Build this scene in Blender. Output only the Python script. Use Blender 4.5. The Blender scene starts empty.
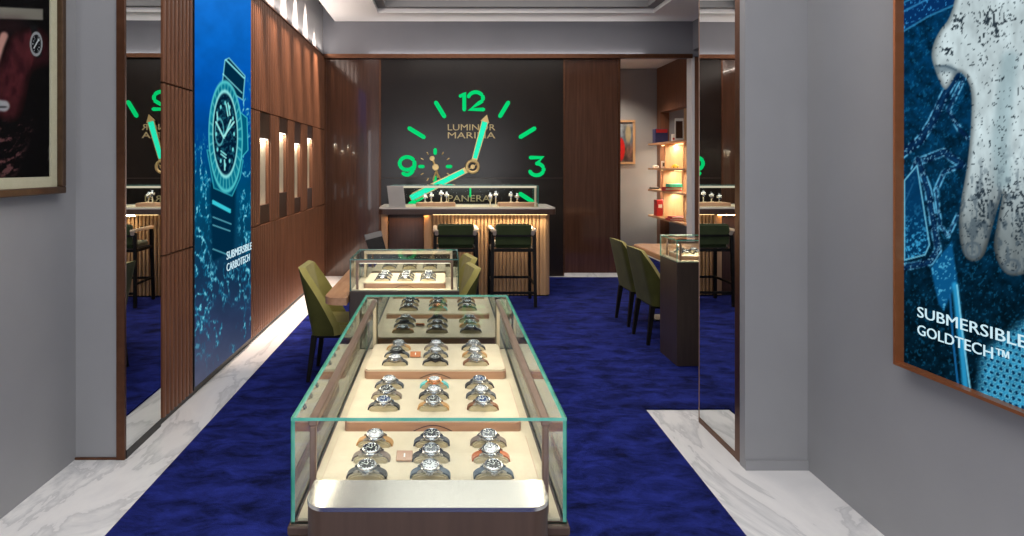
import bpy, bmesh, math, random
import numpy as np
from mathutils import Vector, Matrix

random.seed(7)
S = bpy.context.scene
COL = S.collection
PI = math.pi
EYE = 1.62            # eye height
F = 640.0             # focal length in pixels of the 1024 wide frame
CX, CY = 444.7, 165.5 # vanishing point of the shop's length

# ------------------------------------------------------------------ materials
def lin(c):
    out = []
    for v in c[:3]:
        v = v / 255.0
        out.append(v / 12.92 if v <= 0.04045 else ((v + 0.055) / 1.055) ** 2.4)
    return (*out, 1.0)

MATS = {}
def new_mat(name):
    m = bpy.data.materials.new(name)
    m.use_nodes = True
    nt = m.node_tree
    nt.nodes.clear()
    out = nt.nodes.new('ShaderNodeOutputMaterial')
    MATS[name] = m
    return m, nt, out

def principled(name, rgb, rough=0.5, metal=0.0, spec=0.5, noise=None, bump=None, coat=0.0, sheen=0.0, stretch=(1, 1, 1)):
    """noise = (scale, second rgb, contrast); bump = (scale, strength)"""
    m, nt, out = new_mat(name)
    b = nt.nodes.new('ShaderNodeBsdfPrincipled')
    nt.links.new(b.outputs[0], out.inputs[0])
    b.inputs['Base Color'].default_value = lin(rgb)
    b.inputs['Roughness'].default_value = rough
    b.inputs['Metallic'].default_value = metal
    b.inputs['Specular IOR Level'].default_value = spec
    b.inputs['Coat Weight'].default_value = coat
    b.inputs['Sheen Weight'].default_value = sheen
    tc = nt.nodes.new('ShaderNodeTexCoord')
    mp = nt.nodes.new('ShaderNodeMapping')
    mp.inputs['Scale'].default_value = stretch
    nt.links.new(tc.outputs['Object'], mp.inputs[0])
    if noise:
        n = nt.nodes.new('ShaderNodeTexNoise')
        n.inputs['Scale'].default_value = noise[0]
        n.inputs['Detail'].default_value = 5
        nt.links.new(mp.outputs[0], n.inputs['Vector'])
        r = nt.nodes.new('ShaderNodeValToRGB')
        c = noise[2]
        r.color_ramp.elements[0].position = 0.5 - c
        r.color_ramp.elements[1].position = 0.5 + c
        r.color_ramp.elements[0].color = lin(rgb)
        r.color_ramp.elements[1].color = lin(noise[1])
        nt.links.new(n.outputs[0], r.inputs[0])
        nt.links.new(r.outputs[0], b.inputs['Base Color'])
    if bump:
        n = nt.nodes.new('ShaderNodeTexNoise')
        n.inputs['Scale'].default_value = bump[0]
        n.inputs['Detail'].default_value = 4
        nt.links.new(mp.outputs[0], n.inputs['Vector'])
        bp = nt.nodes.new('ShaderNodeBump')
        bp.inputs['Strength'].default_value = bump[1]
        bp.inputs['Distance'].default_value = 0.01
        nt.links.new(n.outputs[0], bp.inputs['Height'])
        nt.links.new(bp.outputs[0], b.inputs['Normal'])
    return m

def emission(name, rgb, strength):
    m, nt, out = new_mat(name)
    e = nt.nodes.new('ShaderNodeEmission')
    e.inputs[0].default_value = lin(rgb)
    e.inputs[1].default_value = strength
    nt.links.new(e.outputs[0], out.inputs[0])
    return m

def glass(name, tint=(0.96, 0.985, 0.975), mirror=0.0, ior=1.45):
    """thin architectural pane: clear, reflecting by its angle"""
    m, nt, out = new_mat(name)
    tr = nt.nodes.new('ShaderNodeBsdfTransparent')
    tr.inputs[0].default_value = (*tint, 1)
    gl = nt.nodes.new('ShaderNodeBsdfGlossy')
    gl.inputs['Roughness'].default_value = 0.0
    gl.inputs[0].default_value = (0.95, 1, 0.98, 1)
    fr = nt.nodes.new('ShaderNodeFresnel')
    ge = nt.nodes.new('ShaderNodeNewGeometry')
    mr = nt.nodes.new('ShaderNodeMapRange')   # the same reflectance on both faces of the pane
    mr.inputs['To Min'].default_value = ior; mr.inputs['To Max'].default_value = 1 / ior
    nt.links.new(ge.outputs['Backfacing'], mr.inputs['Value']); nt.links.new(mr.outputs[0], fr.inputs[0])
    mx = nt.nodes.new('ShaderNodeMixShader')
    if mirror:
        ad = nt.nodes.new('ShaderNodeMath'); ad.operation = 'MAXIMUM'
        ad.inputs[1].default_value = mirror
        nt.links.new(fr.outputs[0], ad.inputs[0]); nt.links.new(ad.outputs[0], mx.inputs[0])
    else:
        nt.links.new(fr.outputs[0], mx.inputs[0])
    nt.links.new(tr.outputs[0], mx.inputs[1])
    nt.links.new(gl.outputs[0], mx.inputs[2])
    nt.links.new(mx.outputs[0], out.inputs[0])
    return m

def picture(name, strength=1.0, lit=True):
    m, nt, out = new_mat(name)
    a = nt.nodes.new('ShaderNodeVertexColor'); a.layer_name = 'picture'
    if lit:
        e = nt.nodes.new('ShaderNodeEmission'); e.inputs[1].default_value = strength
        nt.links.new(a.outputs[0], e.inputs[0]); nt.links.new(e.outputs[0], out.inputs[0])
    else:
        b = nt.nodes.new('ShaderNodeBsdfPrincipled'); b.inputs['Roughness'].default_value = 0.8; b.inputs['Specular IOR Level'].default_value = 0.05
        nt.links.new(a.outputs[0], b.inputs['Base Color']); nt.links.new(b.outputs[0], out.inputs[0])
    return m

def marble():
    m, nt, out = new_mat('white_marble')
    b = nt.nodes.new('ShaderNodeBsdfPrincipled')
    nt.links.new(b.outputs[0], out.inputs[0])
    b.inputs['Roughness'].default_value = 0.22
    tc = nt.nodes.new('ShaderNodeTexCoord')
    mp = nt.nodes.new('ShaderNodeMapping'); mp.inputs['Rotation'].default_value = (0, 0, 0.75); mp.inputs['Scale'].default_value = (1, 0.42, 1)
    nt.links.new(tc.outputs['Object'], mp.inputs[0])
    n = nt.nodes.new('ShaderNodeTexNoise'); n.inputs['Scale'].default_value = 1.5; n.inputs['Detail'].default_value = 7
    n.inputs['Distortion'].default_value = 1.1; n.inputs['Roughness'].default_value = 0.6
    nt.links.new(mp.outputs[0], n.inputs['Vector'])
    r = nt.nodes.new('ShaderNodeValToRGB')
    els = r.color_ramp.elements
    els[0].position = 0.30; els[0].color = lin((222, 222, 224))
    els[1].position = 0.70; els[1].color = lin((240, 240, 239))
    for p, c in ((0.44, (236, 236, 236)), (0.490, (230, 230, 231)), (0.500, (204, 205, 207)), (0.515, (214, 215, 217)), (0.56, (236, 236, 236))):
        e = els.new(p); e.color = lin(c)
    nt.links.new(n.outputs[0], r.inputs[0]); nt.links.new(r.outputs[0], b.inputs['Base Color'])
    return m

def carpet_mat():
    m, nt, out = new_mat('blue_carpet')
    b = nt.nodes.new('ShaderNodeBsdfPrincipled')
    nt.links.new(b.outputs[0], out.inputs[0])
    b.inputs['Roughness'].default_value = 0.95
    b.inputs['Specular IOR Level'].default_value = 0.1
    b.inputs['Sheen Weight'].default_value = 0.15
    b.inputs['Sheen Tint'].default_value = lin((60, 70, 200))
    tc = nt.nodes.new('ShaderNodeTexCoord')
    mp = nt.nodes.new('ShaderNodeMapping'); mp.inputs['Scale'].default_value = (1.0, 1.7, 1)
    nt.links.new(tc.outputs['Object'], mp.inputs[0])
    n = nt.nodes.new('ShaderNodeTexNoise'); n.inputs['Scale'].default_value = 4.2; n.inputs['Detail'].default_value = 9; n.inputs['Roughness'].default_value = 0.7; n.inputs['Distortion'].default_value = .4
    nt.links.new(mp.outputs[0], n.inputs['Vector'])
    r = nt.nodes.new('ShaderNodeValToRGB')
    els = r.color_ramp.elements
    els[0].position = 0.36; els[0].color = lin((7, 12, 46))
    els[1].position = 0.66; els[1].color = lin((36, 48, 132))
    nt.links.new(n.outputs[0], r.inputs[0]); nt.links.new(r.outputs[0], b.inputs['Base Color'])
    n2 = nt.nodes.new('ShaderNodeTexNoise'); n2.inputs['Scale'].default_value = 160; n2.inputs['Detail'].default_value = 3
    nt.links.new(tc.outputs['Object'], n2.inputs['Vector'])
    bp = nt.nodes.new('ShaderNodeBump'); bp.inputs['Strength'].default_value = 0.6; bp.inputs['Distance'].default_value = 0.006
    nt.links.new(n2.outputs[0], bp.inputs['Height']); nt.links.new(bp.outputs[0], b.inputs['Normal'])
    return m

grey = principled('grey_paint', (147, 148, 151), 0.5, spec=0.35, noise=(3, (151, 152, 155), .2))
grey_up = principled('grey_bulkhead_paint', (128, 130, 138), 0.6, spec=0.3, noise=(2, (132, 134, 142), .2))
white_p = principled('white_paint', (172, 173, 178), 0.6, noise=(2, (176, 177, 182), .2))
ceil_p = principled('ceiling_paint', (238, 238, 240), 0.7, noise=(2, (241, 241, 243), .2))
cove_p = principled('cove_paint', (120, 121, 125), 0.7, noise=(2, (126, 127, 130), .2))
walnut = principled('reeded_walnut', (108, 70, 50), 0.42, noise=(7, (136, 91, 66), .22), stretch=(6, 6, .35))
walnut_lo = principled('dark_walnut', (62, 42, 34), 0.35, noise=(7, (80, 55, 44), .22), stretch=(6, 6, .4))
lacquer = principled('dark_wood_lacquer', (76, 50, 37), 0.12, spec=0.6, coat=.8, noise=(6, (98, 66, 50), .25), stretch=(7, 7, .3))
board_m = principled('dark_board', (35, 29, 26), 0.22, spec=0.4, noise=(3, (40, 33, 29), .2))
desk_wood = principled('desk_wood', (182, 136, 102), 0.26, noise=(5, (206, 160, 124), .25), stretch=(7, .6, 7))
oak = principled('warm_oak', (178, 140, 102), 0.42, noise=(5, (200, 162, 122), .25), stretch=(5, 5, .6))
tray_wood = principled('tray_wood', (176, 132, 104), 0.4, noise=(8, (200, 158, 128), .25), stretch=(.6, 8, 8))
bronze = principled('bronze_trim', (98, 64, 46), 0.35, metal=.75, noise=(20, (110, 74, 54), .2))
copper = principled('copper_frame', (176, 108, 66), 0.32, metal=.6, noise=(20, (188, 118, 76), .2))
dark_br = principled('dark_bronze_panel', (70, 52, 42), 0.45, metal=.15, noise=(12, (78, 59, 48), .2), stretch=(6, 6, .5))
case_dark = principled('case_dark_veneer', (58, 47, 41), 0.4, noise=(9, (68, 56, 48), .2), stretch=(5, 5, .4))
rail_m = principled('rail_brown', (148, 118, 102), 0.35, metal=.55, noise=(20, (160, 130, 112), .2))
post_c = principled('post_champagne', (214, 196, 164), 0.35, metal=.35, noise=(20, (222, 206, 176), .2))
steel = principled('brushed_steel', (190, 188, 184), 0.24, metal=1, noise=(90, (206, 205, 200), .25), stretch=(.4, 9, 9))
black = principled('black_metal', (16, 16, 18), 0.4, noise=(10, (20, 20, 22), .2))
black_wd = principled('black_wood', (14, 13, 13), 0.5, spec=.2, noise=(10, (26, 23, 22), .2))
cream = principled('cream_suede', (222, 209, 184), 0.85, spec=.1, noise=(18, (210, 196, 170), .3))
cream2 = principled('cream_bed', (208, 195, 168), 0.85, spec=.1, noise=(25, (216, 204, 178), .3))
pillow_m = principled('pillow_suede', (186, 172, 140), 0.85, spec=.1, noise=(60, (196, 182, 150), .3))
velvet = principled('olive_velvet_lit', (152, 144, 78), 0.75, spec=.2, sheen=.15, noise=(9, (172, 163, 96), .25))  # chair velvet in its lit tone, for inside and seat
velvet_sh = principled('olive_velvet_shaded', (62, 63, 26), 0.75, spec=.2, sheen=.06, noise=(9, (76, 77, 34), .25))  # same chair velvet with the outer side's shade put into the colour
velvet_d = principled('green_velvet', (40, 52, 24), 0.75, spec=.2, sheen=.4, noise=(9, (52, 66, 32), .25))
stone = principled('white_stone_top', (224, 216, 206), 0.25, noise=(9, (232, 226, 218), .25))
card_m = principled('grey_card', (176, 172, 166), 0.5, noise=(8, (182, 178, 172), .2))
arm_wood = principled('pale_arm_wood', (206, 186, 160), 0.4, noise=(9, (216, 198, 174), .2))
gold = principled('gold_metal', (222, 190, 128), 0.3, metal=.45, noise=(20, (232, 202, 142), .2))
gold_let = principled('gold_lettering', (206, 186, 136), 0.4, metal=.2, noise=(20, (212, 192, 142), .2))
steel_w = principled('watch_steel', (160, 162, 166), 0.2, metal=1, noise=(50, (176, 178, 182), .2))
black_w = principled('watch_black_case', (44, 46, 50), 0.3, metal=.7, noise=(50, (52, 54, 58), .2))
gold_w = principled('watch_gold_case', (222, 160, 120), 0.2, metal=1, noise=(50, (232, 174, 134), .2))
dial_k = principled('dial_black', (20, 22, 26), 0.2, noise=(40, (26, 28, 34), .2))
dial_s = principled('dial_silver', (228, 230, 232), 0.35, metal=0, noise=(40, (232, 234, 236), .2))
dial_b = principled('dial_blue', (40, 62, 104), 0.2, noise=(40, (48, 74, 120), .2))
dial_g = principled('dial_grey', (110, 114, 118), 0.22, metal=.2, noise=(40, (122, 126, 130), .2))
lume = principled('dial_marks', (226, 232, 224), 0.4, noise=(40, (236, 240, 234), .2))
ST = {
    'tan': principled('strap_tan', (190, 142, 84), 0.6, noise=(40, (204, 156, 98), .25)),
    'brown': principled('strap_brown', (118, 74, 46), 0.6, noise=(40, (132, 86, 56), .25)),
    'orange-brown': principled('strap_orange_brown', (186, 98, 52), 0.6, noise=(40, (200, 112, 64), .25)),
    'black': principled('strap_black', (34, 36, 40), 0.55, noise=(40, (42, 44, 48), .25)),
    'dark grey': principled('strap_dark_grey', (72, 76, 82), 0.6, noise=(40, (82, 86, 92), .25)),
    'slate blue': principled('strap_slate_blue', (66, 82, 100), 0.6, noise=(40, (76, 94, 112), .25)),
    'turquoise': principled('strap_turquoise', (96, 190, 190), 0.6, noise=(40, (112, 204, 202), .25)),
    'taupe': principled('strap_taupe', (122, 106, 94), 0.6, noise=(40, (136, 120, 106), .25)),
    'steel': steel_w,
}
mat_board = principled('mat_board', (196, 186, 160), 0.8, noise=(30, (202, 192, 168), .2))
frame_dk = principled('frame_dark_bronze', (78, 58, 42), 0.32, metal=.5, noise=(20, (92, 70, 52), .2))
red_m = principled('red_paper', (176, 30, 34), 0.5, noise=(20, (188, 38, 40), .2))
navy_m = principled('navy_box', (36, 44, 92), 0.4, noise=(20, (44, 52, 104), .2))
teal_m = principled('turquoise_box', (36, 176, 150), 0.5, noise=(20, (46, 188, 162), .2))
yellow_m = principled('yellow_enamel', (226, 196, 40), 0.35, noise=(20, (232, 204, 56), .2))
white_m = principled('white_enamel', (232, 230, 224), 0.35, noise=(20, (238, 236, 231), .2))
dkgrey_l = principled('mid_grey_plastic', (104, 102, 100), 0.45, noise=(20, (112, 110, 108), .2))
dkgrey_m = principled('charcoal_plastic', (52, 52, 56), 0.45, noise=(20, (58, 58, 62), .2))
mirror_m, _nt, _out = new_mat('mirror_glass')
_g = _nt.nodes.new('ShaderNodeBsdfGlossy'); _g.inputs['Roughness'].default_value = 0.0
_g.inputs[0].default_value = (0.80, 0.82, 0.82, 1); _nt.links.new(_g.outputs[0], _out.inputs[0])
pane = glass('clear_pane')
pane_back = glass('reflective_pane', (0.5, 0.53, 0.52), 0.46)
pane_top = glass('coated_pane', (0.97, 0.99, 0.985), 0.0, 1.03)
edge_m = principled('green_glass_edge', (70, 168, 146), 0.15, spec=.8, noise=(14, (130, 206, 186), .25), coat=.5)
edge_dk = principled('dark_glass_edge', (70, 110, 104), 0.15, spec=.8, noise=(14, (96, 142, 134), .25), coat=.5)
green_e = emission('green_lume', (6, 214, 116), 1.0)
teal_e = emission('hand_lume', (40, 236, 186), 1.1)
warm_e = emission('warm_led', (255, 214, 150), 4.0)
white_e = emission('white_led', (255, 244, 226), 5.0)
text_e = emission('screen_lettering', (206, 236, 246), 1.0)
marble_m = marble()
carpet_m = carpet_mat()

# ------------------------------------------------------------------ mesh helpers
def NB():
    return bmesh.new()

def box(bm, x0, x1, y0, y1, z0, z1, bev=0.0, seg=2, mi=0):
    mat = Matrix.LocRotScale(Vector(((x0 + x1) / 2, (y0 + y1) / 2, (z0 + z1) / 2)), None, Vector((abs(x1 - x0), abs(y1 - y0), abs(z1 - z0))))
    r = bmesh.ops.create_cube(bm, size=1.0, matrix=mat)
    vs = r['verts']
    if bev > 0:
        es = list({e for v in vs for e in v.link_edges})
        b = bmesh.ops.bevel(bm, geom=es, offset=bev, segments=seg, affect='EDGES', profile=0.5)
        fs = {f for v in b['verts'] for f in v.link_faces}
    else:
        fs = {f for v in vs for f in v.link_faces}
    for f in fs:
        f.material_index = mi
    return vs

def prism(bm, pts, axis, a0, a1, mi=0):
    """closed outline extruded along an axis; pts are (u, v): axis z -> (x, y), y -> (x, z), x -> (y, z)"""
    def P(u, v, a):
        return {'z': (u, v, a), 'y': (u, a, v), 'x': (a, u, v)}[axis]
    A = [bm.verts.new(P(u, v, a0)) for u, v in pts]
    B = [bm.verts.new(P(u, v, a1)) for u, v in pts]
    n = len(pts)
    fs = [bm.faces.new(A), bm.faces.new(B[::-1])]
    for i in range(n):
        fs.append(bm.faces.new((A[i], B[i], B[(i + 1) % n], A[(i + 1) % n])))
    for f in fs:
        f.material_index = mi
    bmesh.ops.recalc_face_normals(bm, faces=fs)

def lathe(bm, prof, n=24, M=None, mi=0):
    """prof: list of (r, z); spun round z"""
    rings = []
    for r, z in prof:
        if r < 1e-6:
            p = Vector((0, 0, z)); rings.append([bm.verts.new(M @ p if M else p)])
        else:
            rr = []
            for k in range(n):
                a = 2 * PI * k / n
                p = Vector((r * math.cos(a), r * math.sin(a), z)); rr.append(bm.verts.new(M @ p if M else p))
            rings.append(rr)
    fs = []
    for A, B in zip(rings, rings[1:]):
        for k in range(n):
            a0, a1 = A[k % len(A)], A[(k + 1) % len(A)]
            b0, b1 = B[k % len(B)], B[(k + 1) % len(B)]
            vs = []
            for v in (a0, a1, b1, b0):
                if v not in vs: vs.append(v)
            if len(vs) > 2: fs.append(bm.faces.new(vs))
    for f in fs: f.material_index = mi
    bmesh.ops.recalc_face_normals(bm, faces=fs)

def tube(bm, pts, r, n=8, r1=None, flat=1.0, flat_axis=1):
    """round-ended tube through pts"""
    pts = [Vector(p) for p in pts]
    rings = []
    L = len(pts)
    up = Vector((0, 0, 1))
    for i, p in enumerate(pts):
        d = (pts[min(i + 1, L - 1)] - pts[max(i - 1, 0)]).normalized()
        ref = up if abs(d.dot(up)) < 0.9 else Vector((0, 1, 0))
        u = d.cross(ref).normalized(); v = d.cross(u).normalized()
        rad = r if r1 is None else r + (r1 - r) * i / max(1, L - 1)
        caps = [(0, 1.0)]
        if i == 0: caps = [(-0.8, 0.5), (0, 1.0)]
        elif i == L - 1: caps = [(0, 1.0), (0.8, 0.5)]
        for off, sc in caps:
            ring = []
            for k in range(n):
                a = 2 * PI * k / n
                o = u * math.cos(a) * rad * sc + v * math.sin(a) * rad * sc + d * off * rad
                if flat != 1.0: o[flat_axis] *= flat
                ring.append(bm.verts.new(p + o))
            rings.append(ring)
    fs = []
    for A, B in zip(rings, rings[1:]):
        for k in range(n):
            fs.append(bm.faces.new((A[k], A[(k + 1) % n], B[(k + 1) % n], B[k])))
    fs.append(bm.faces.new(rings[0][::-1])); fs.append(bm.faces.new(rings[-1]))
    bmesh.ops.recalc_face_normals(bm, faces=fs)

def bar(bm, p0, p1, w, h=None, bev=0.0):
    """straight square bar between two points"""
    h = h or w
    p0, p1 = Vector(p0), Vector(p1)
    d = (p1 - p0); L = d.length; d.normalize()
    ref = Vector((0, 0, 1)) if abs(d.z) < 0.9 else Vector((0, 1, 0))
    u = d.cross(ref).normalized(); v = u.cross(d).normalized()
    M = Matrix((u, v, d)).transposed().to_4x4()
    M.translation = (p0 + p1) / 2
    M = M @ Matrix.Diagonal((w, h, L, 1))
    r = bmesh.ops.create_cube(bm, size=1.0, matrix=M)
    if bev:
        es = list({e for q in r['verts'] for e in q.link_edges})
        bmesh.ops.bevel(bm, geom=es, offset=bev, segments=2, affect='EDGES')

def taper_leg(bm, p0, p1, w0, w1):
    p0, p1 = Vector(p0), Vector(p1)
    A = [bm.verts.new(p0 + Vector((sx * w0 / 2, sy * w0 / 2, 0))) for sx, sy in ((-1, -1), (1, -1), (1, 1), (-1, 1))]
    B = [bm.verts.new(p1 + Vector((sx * w1 / 2, sy * w1 / 2, 0))) for sx, sy in ((-1, -1), (1, -1), (1, 1), (-1, 1))]
    fs = [bm.faces.new(A), bm.faces.new(B[::-1])]
    for i in range(4): fs.append(bm.faces.new((A[i], B[i], B[(i + 1) % 4], A[(i + 1) % 4])))
    bmesh.ops.recalc_face_normals(bm, faces=fs)

def rrect(x0, x1, y0, y1, r, n=5, corners=(1, 1, 1, 1)):
    """outline with rounded corners (order: x0y0, x1y0, x1y1, x0y1)"""
    pts = []
    for (cx, cy, a0, on) in ((x0 + r, y0 + r, PI, corners[0]), (x1 - r, y0 + r, 1.5 * PI, corners[1]), (x1 - r, y1 - r, 0, corners[2]), (x0 + r, y1 - r, .5 * PI, corners[3])):
        if not on:
            sx = x0 if cx == x0 + r and a0 in (PI, .5 * PI) else x1
            sy = y0 if a0 in (PI, 1.5 * PI) else y1
            pts.append((sx, sy)); continue
        for k in range(n + 1):
            a = a0 + .5 * PI * k / n
            pts.append((cx + r * math.cos(a), cy + r * math.sin(a)))
    return pts

def obj(name, bm, mats, parent=None, smooth=35):
    me = bpy.data.meshes.new(name)
    bm.normal_update()
    bm.to_mesh(me); bm.free()
    if not isinstance(mats, (list, tuple)): mats = [mats]
    for m in mats: me.materials.append(m)
    if smooth:
        me.polygons.foreach_set('use_smooth', [True] * len(me.polygons))
        me.set_sharp_from_angle(angle=math.radians(smooth))
    o = bpy.data.objects.new(name, me)
    COL.objects.link(o)
    if parent is not None: o.parent = parent
    return o

def thing(name, label, cat, loc=(0, 0, 0), rz=0.0, group=None, rx=0.0):
    o = bpy.data.objects.new(name, None)
    o.empty_display_size = 0.1
    COL.objects.link(o)
    o.location = loc; o.rotation_euler = (rx, 0, rz)
    o['label'] = label; o['category'] = cat
    if group: o['group'] = group
    return o

def tag(o, label, cat, group=None):
    o['label'] = label; o['category'] = cat
    if group: o['group'] = group
    return o

def struct(name, bm, m, parent=None, smooth=35, label=None):
    o = obj(name, bm, m, parent, smooth)
    if parent is None: o['kind'] = 'structure'
    if label: o['label'] = label
    return o

def dup(root, loc, rz=None, label=None, group=None, rx=None):
    r = root.copy(); COL.objects.link(r); r.location = loc
    e = list(root.rotation_euler)
    if rz is not None: e[2] = rz
    if rx is not None: e[0] = rx
    r.rotation_euler = e
    if label: r['label'] = label
    if group: r['group'] = group
    for ch in list(root.children):
        c = ch.copy(); COL.objects.link(c); c.parent = r
        for g in list(ch.children):
            d = g.copy(); COL.objects.link(d); d.parent = c
    return r

def text_bm(body, width, height, depth=0.004, spacing=1.0):
    """lettering as a mesh in the xz plane, centred, facing -y"""
    cu = bpy.data.curves.new('lettering', 'FONT')
    cu.body = body; cu.size = 1.0; cu.extrude = 0.02; cu.space_character = spacing
    cu.resolution_u = 3
    o = bpy.data.objects.new('lettering', cu); COL.objects.link(o)
    dg = bpy.context.evaluated_depsgraph_get(); dg.update()
    me = bpy.data.meshes.new_from_object(o.evaluated_get(dg))
    bpy.data.objects.remove(o); bpy.data.curves.remove(cu)
    bm = NB(); bm.from_mesh(me); bpy.data.meshes.remove(me)
    xs = [v.co.x for v in bm.verts]; ys = [v.co.y for v in bm.verts]; zs = [v.co.z for v in bm.verts]
    cx, cy, cz = (min(xs) + max(xs)) / 2, (min(ys) + max(ys)) / 2, (min(zs) + max(zs)) / 2
    sx, sy, sz = width / (max(xs) - min(xs)), height / (max(ys) - min(ys)), depth / (max(zs) - min(zs))
    for v in bm.verts:
        v.co = Vector(((v.co.x - cx) * sx, -(v.co.z - cz) * sz, (v.co.y - cy) * sy))
    bmesh.ops.recalc_face_normals(bm, faces=bm.faces)
    return bm

def reeded(bm, a0, a1, z0, z1, face, depth, pitch, axis='y', sign=1, back=None, gap=.34):
    """panel with a row of vertical half-round reeds.  axis: direction the row runs along;
    face = coordinate of the reeds' crests, sign = outward direction along the other axis"""
    n = max(1, round((a1 - a0) / pitch)); p = (a1 - a0) / n
    pts = []
    for i in range(n):
        for t, h in ((0.0, 0), (gap, 0), (gap + .01, .80), (gap + .10, .95), (gap + .25, 1), (.75, 1), (.90, .95), (.99, .80)):
            pts.append((a0 + (i + t) * p, face - sign * depth * (1 - h)))
    pts.append((a1, face - sign * depth))
    back = face - sign * 0.06 if back is None else back
    def P(a, b, z): return (b, a, z) if axis == 'y' else (a, b, z)
    lo = [bm.verts.new(P(a, b, z0)) for a, b in pts]; hi = [bm.verts.new(P(a, b, z1)) for a, b in pts]
    lob = [bm.verts.new(P(pts[0][0], back, z0)), bm.verts.new(P(pts[-1][0], back, z0))]
    hib = [bm.verts.new(P(pts[0][0], back, z1)), bm.verts.new(P(pts[-1][0], back, z1))]
    fs = []
    for i in range(len(pts) - 1):
        fs.append(bm.faces.new((lo[i], lo[i + 1], hi[i + 1], hi[i])))
    fs.append(bm.faces.new(hi + [hib[1], hib[0]]))
    fs.append(bm.faces.new(lo + [lob[1], lob[0]]))
    fs.append(bm.faces.new((lob[0], lob[1], hib[1], hib[0])))
    fs.append(bm.faces.new((lo[0], hi[0], hib[0], lob[0])))
    fs.append(bm.faces.new((lo[-1], hi[-1], hib[1], lob[1])))
    bmesh.ops.recalc_face_normals(bm, faces=fs)

def light_area(name, loc, sx, sy, power, rgb=(255, 255, 255), rot=(0, 0, 0), spread=None):
    l = bpy.data.lights.new(name, 'AREA'); l.shape = 'RECTANGLE'; l.size = sx; l.size_y = sy
    l.energy = power; l.color = lin(rgb)[:3]
    if spread: l.spread = spread
    o = bpy.data.objects.new(name, l); COL.objects.link(o); o.location = loc; o.rotation_euler = rot
    return o

def light_spot(name, loc, target, power, angle, blend=.5, rgb=(255, 236, 214), radius=.03):
    l = bpy.data.lights.new(name, 'SPOT'); l.energy = power; l.spot_size = math.radians(angle); l.spot_blend = blend
    l.color = lin(rgb)[:3]; l.shadow_soft_size = radius
    o = bpy.data.objects.new(name, l); COL.objects.link(o); o.location = loc
    d = Vector(target) - Vector(loc)
    o.rotation_euler = d.to_track_quat('-Z', 'Y').to_euler()
    return o

# ------------------------------------------------------------------ picture painting (values per grid point)
rng = np.random.default_rng(3)
def vnoise(x, y, seed=0):
    r = np.random.default_rng(seed); T = r.random((257, 257))
    xi = np.floor(x).astype(int); yi = np.floor(y).astype(int)
    fx = x - xi; fy = y - yi
    fx = fx * fx * (3 - 2 * fx); fy = fy * fy * (3 - 2 * fy)
    a = T[yi % 256, xi % 256]; b = T[yi % 256, (xi + 1) % 256]; c = T[(yi + 1) % 256, xi % 256]; d = T[(yi + 1) % 256, (xi + 1) % 256]
    return (a * (1 - fx) + b * fx) * (1 - fy) + (c * (1 - fx) + d * fx) * fy
def fbm(x, y, seed=0, o=4):
    s = 0; a = .5; t = 0
    for k in range(o):
        s = s + a * vnoise(x * 2 ** k + 17 * k, y * 2 ** k + 31 * k, seed + k); t += a; a *= .55
    return s / t
def sstep(e0, e1, x):
    t = np.clip((x - e0) / (e1 - e0), 0, 1); return t * t * (3 - 2 * t)
def inpoly(x, y, poly):
    """signed distance to a polygon, negative inside"""
    d = np.full(x.shape, 1e9); ins = np.zeros(x.shape, bool)
    n = len(poly)
    for i in range(n):
        x0, y0 = poly[i]; x1, y1 = poly[(i + 1) % n]
        ex, ey = x1 - x0, y1 - y0
        t = np.clip(((x - x0) * ex + (y - y0) * ey) / (ex * ex + ey * ey + 1e-9), 0, 1)
        d = np.minimum(d, np.hypot(x - x0 - t * ex, y - y0 - t * ey))
        c = ((y0 > y) != (y1 > y)) & (x < (x1 - x0) * (y - y0) / ((y1 - y0) if abs(y1 - y0) > 1e-9 else 1e-9) + x0)
        ins ^= c
    return np.where(ins, -d, d)
def segd(x, y, pts):
    d = np.full(x.shape, 1e9)
    for (x0, y0), (x1, y1) in zip(pts, pts[1:]):
        ex, ey = x1 - x0, y1 - y0
        t = np.clip(((x - x0) * ex + (y - y0) * ey) / (ex * ex + ey * ey + 1e-9), 0, 1)
        d = np.minimum(d, np.hypot(x - x0 - t * ex, y - y0 - t * ey))
    return d
def smooth_poly(p, it=2):
    for _ in range(it):
        q = []
        for i in range(len(p)):
            a, b = p[i], p[(i + 1) % len(p)]
            q += [(.75 * a[0] + .25 * b[0], .75 * a[1] + .25 * b[1]), (.25 * a[0] + .75 * b[0], .25 * a[1] + .75 * b[1])]
        p = q
    return p
def mixc(C, col, w):
    w = np.clip(w, 0, 1)[..., None]
    return C * (1 - w) + np.array(col, float) * w
def grad(v, stops):
    return np.stack([np.interp(v, [s[0] for s in stops], [s[1][k] for s in stops]) for k in range(3)], -1)

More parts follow.
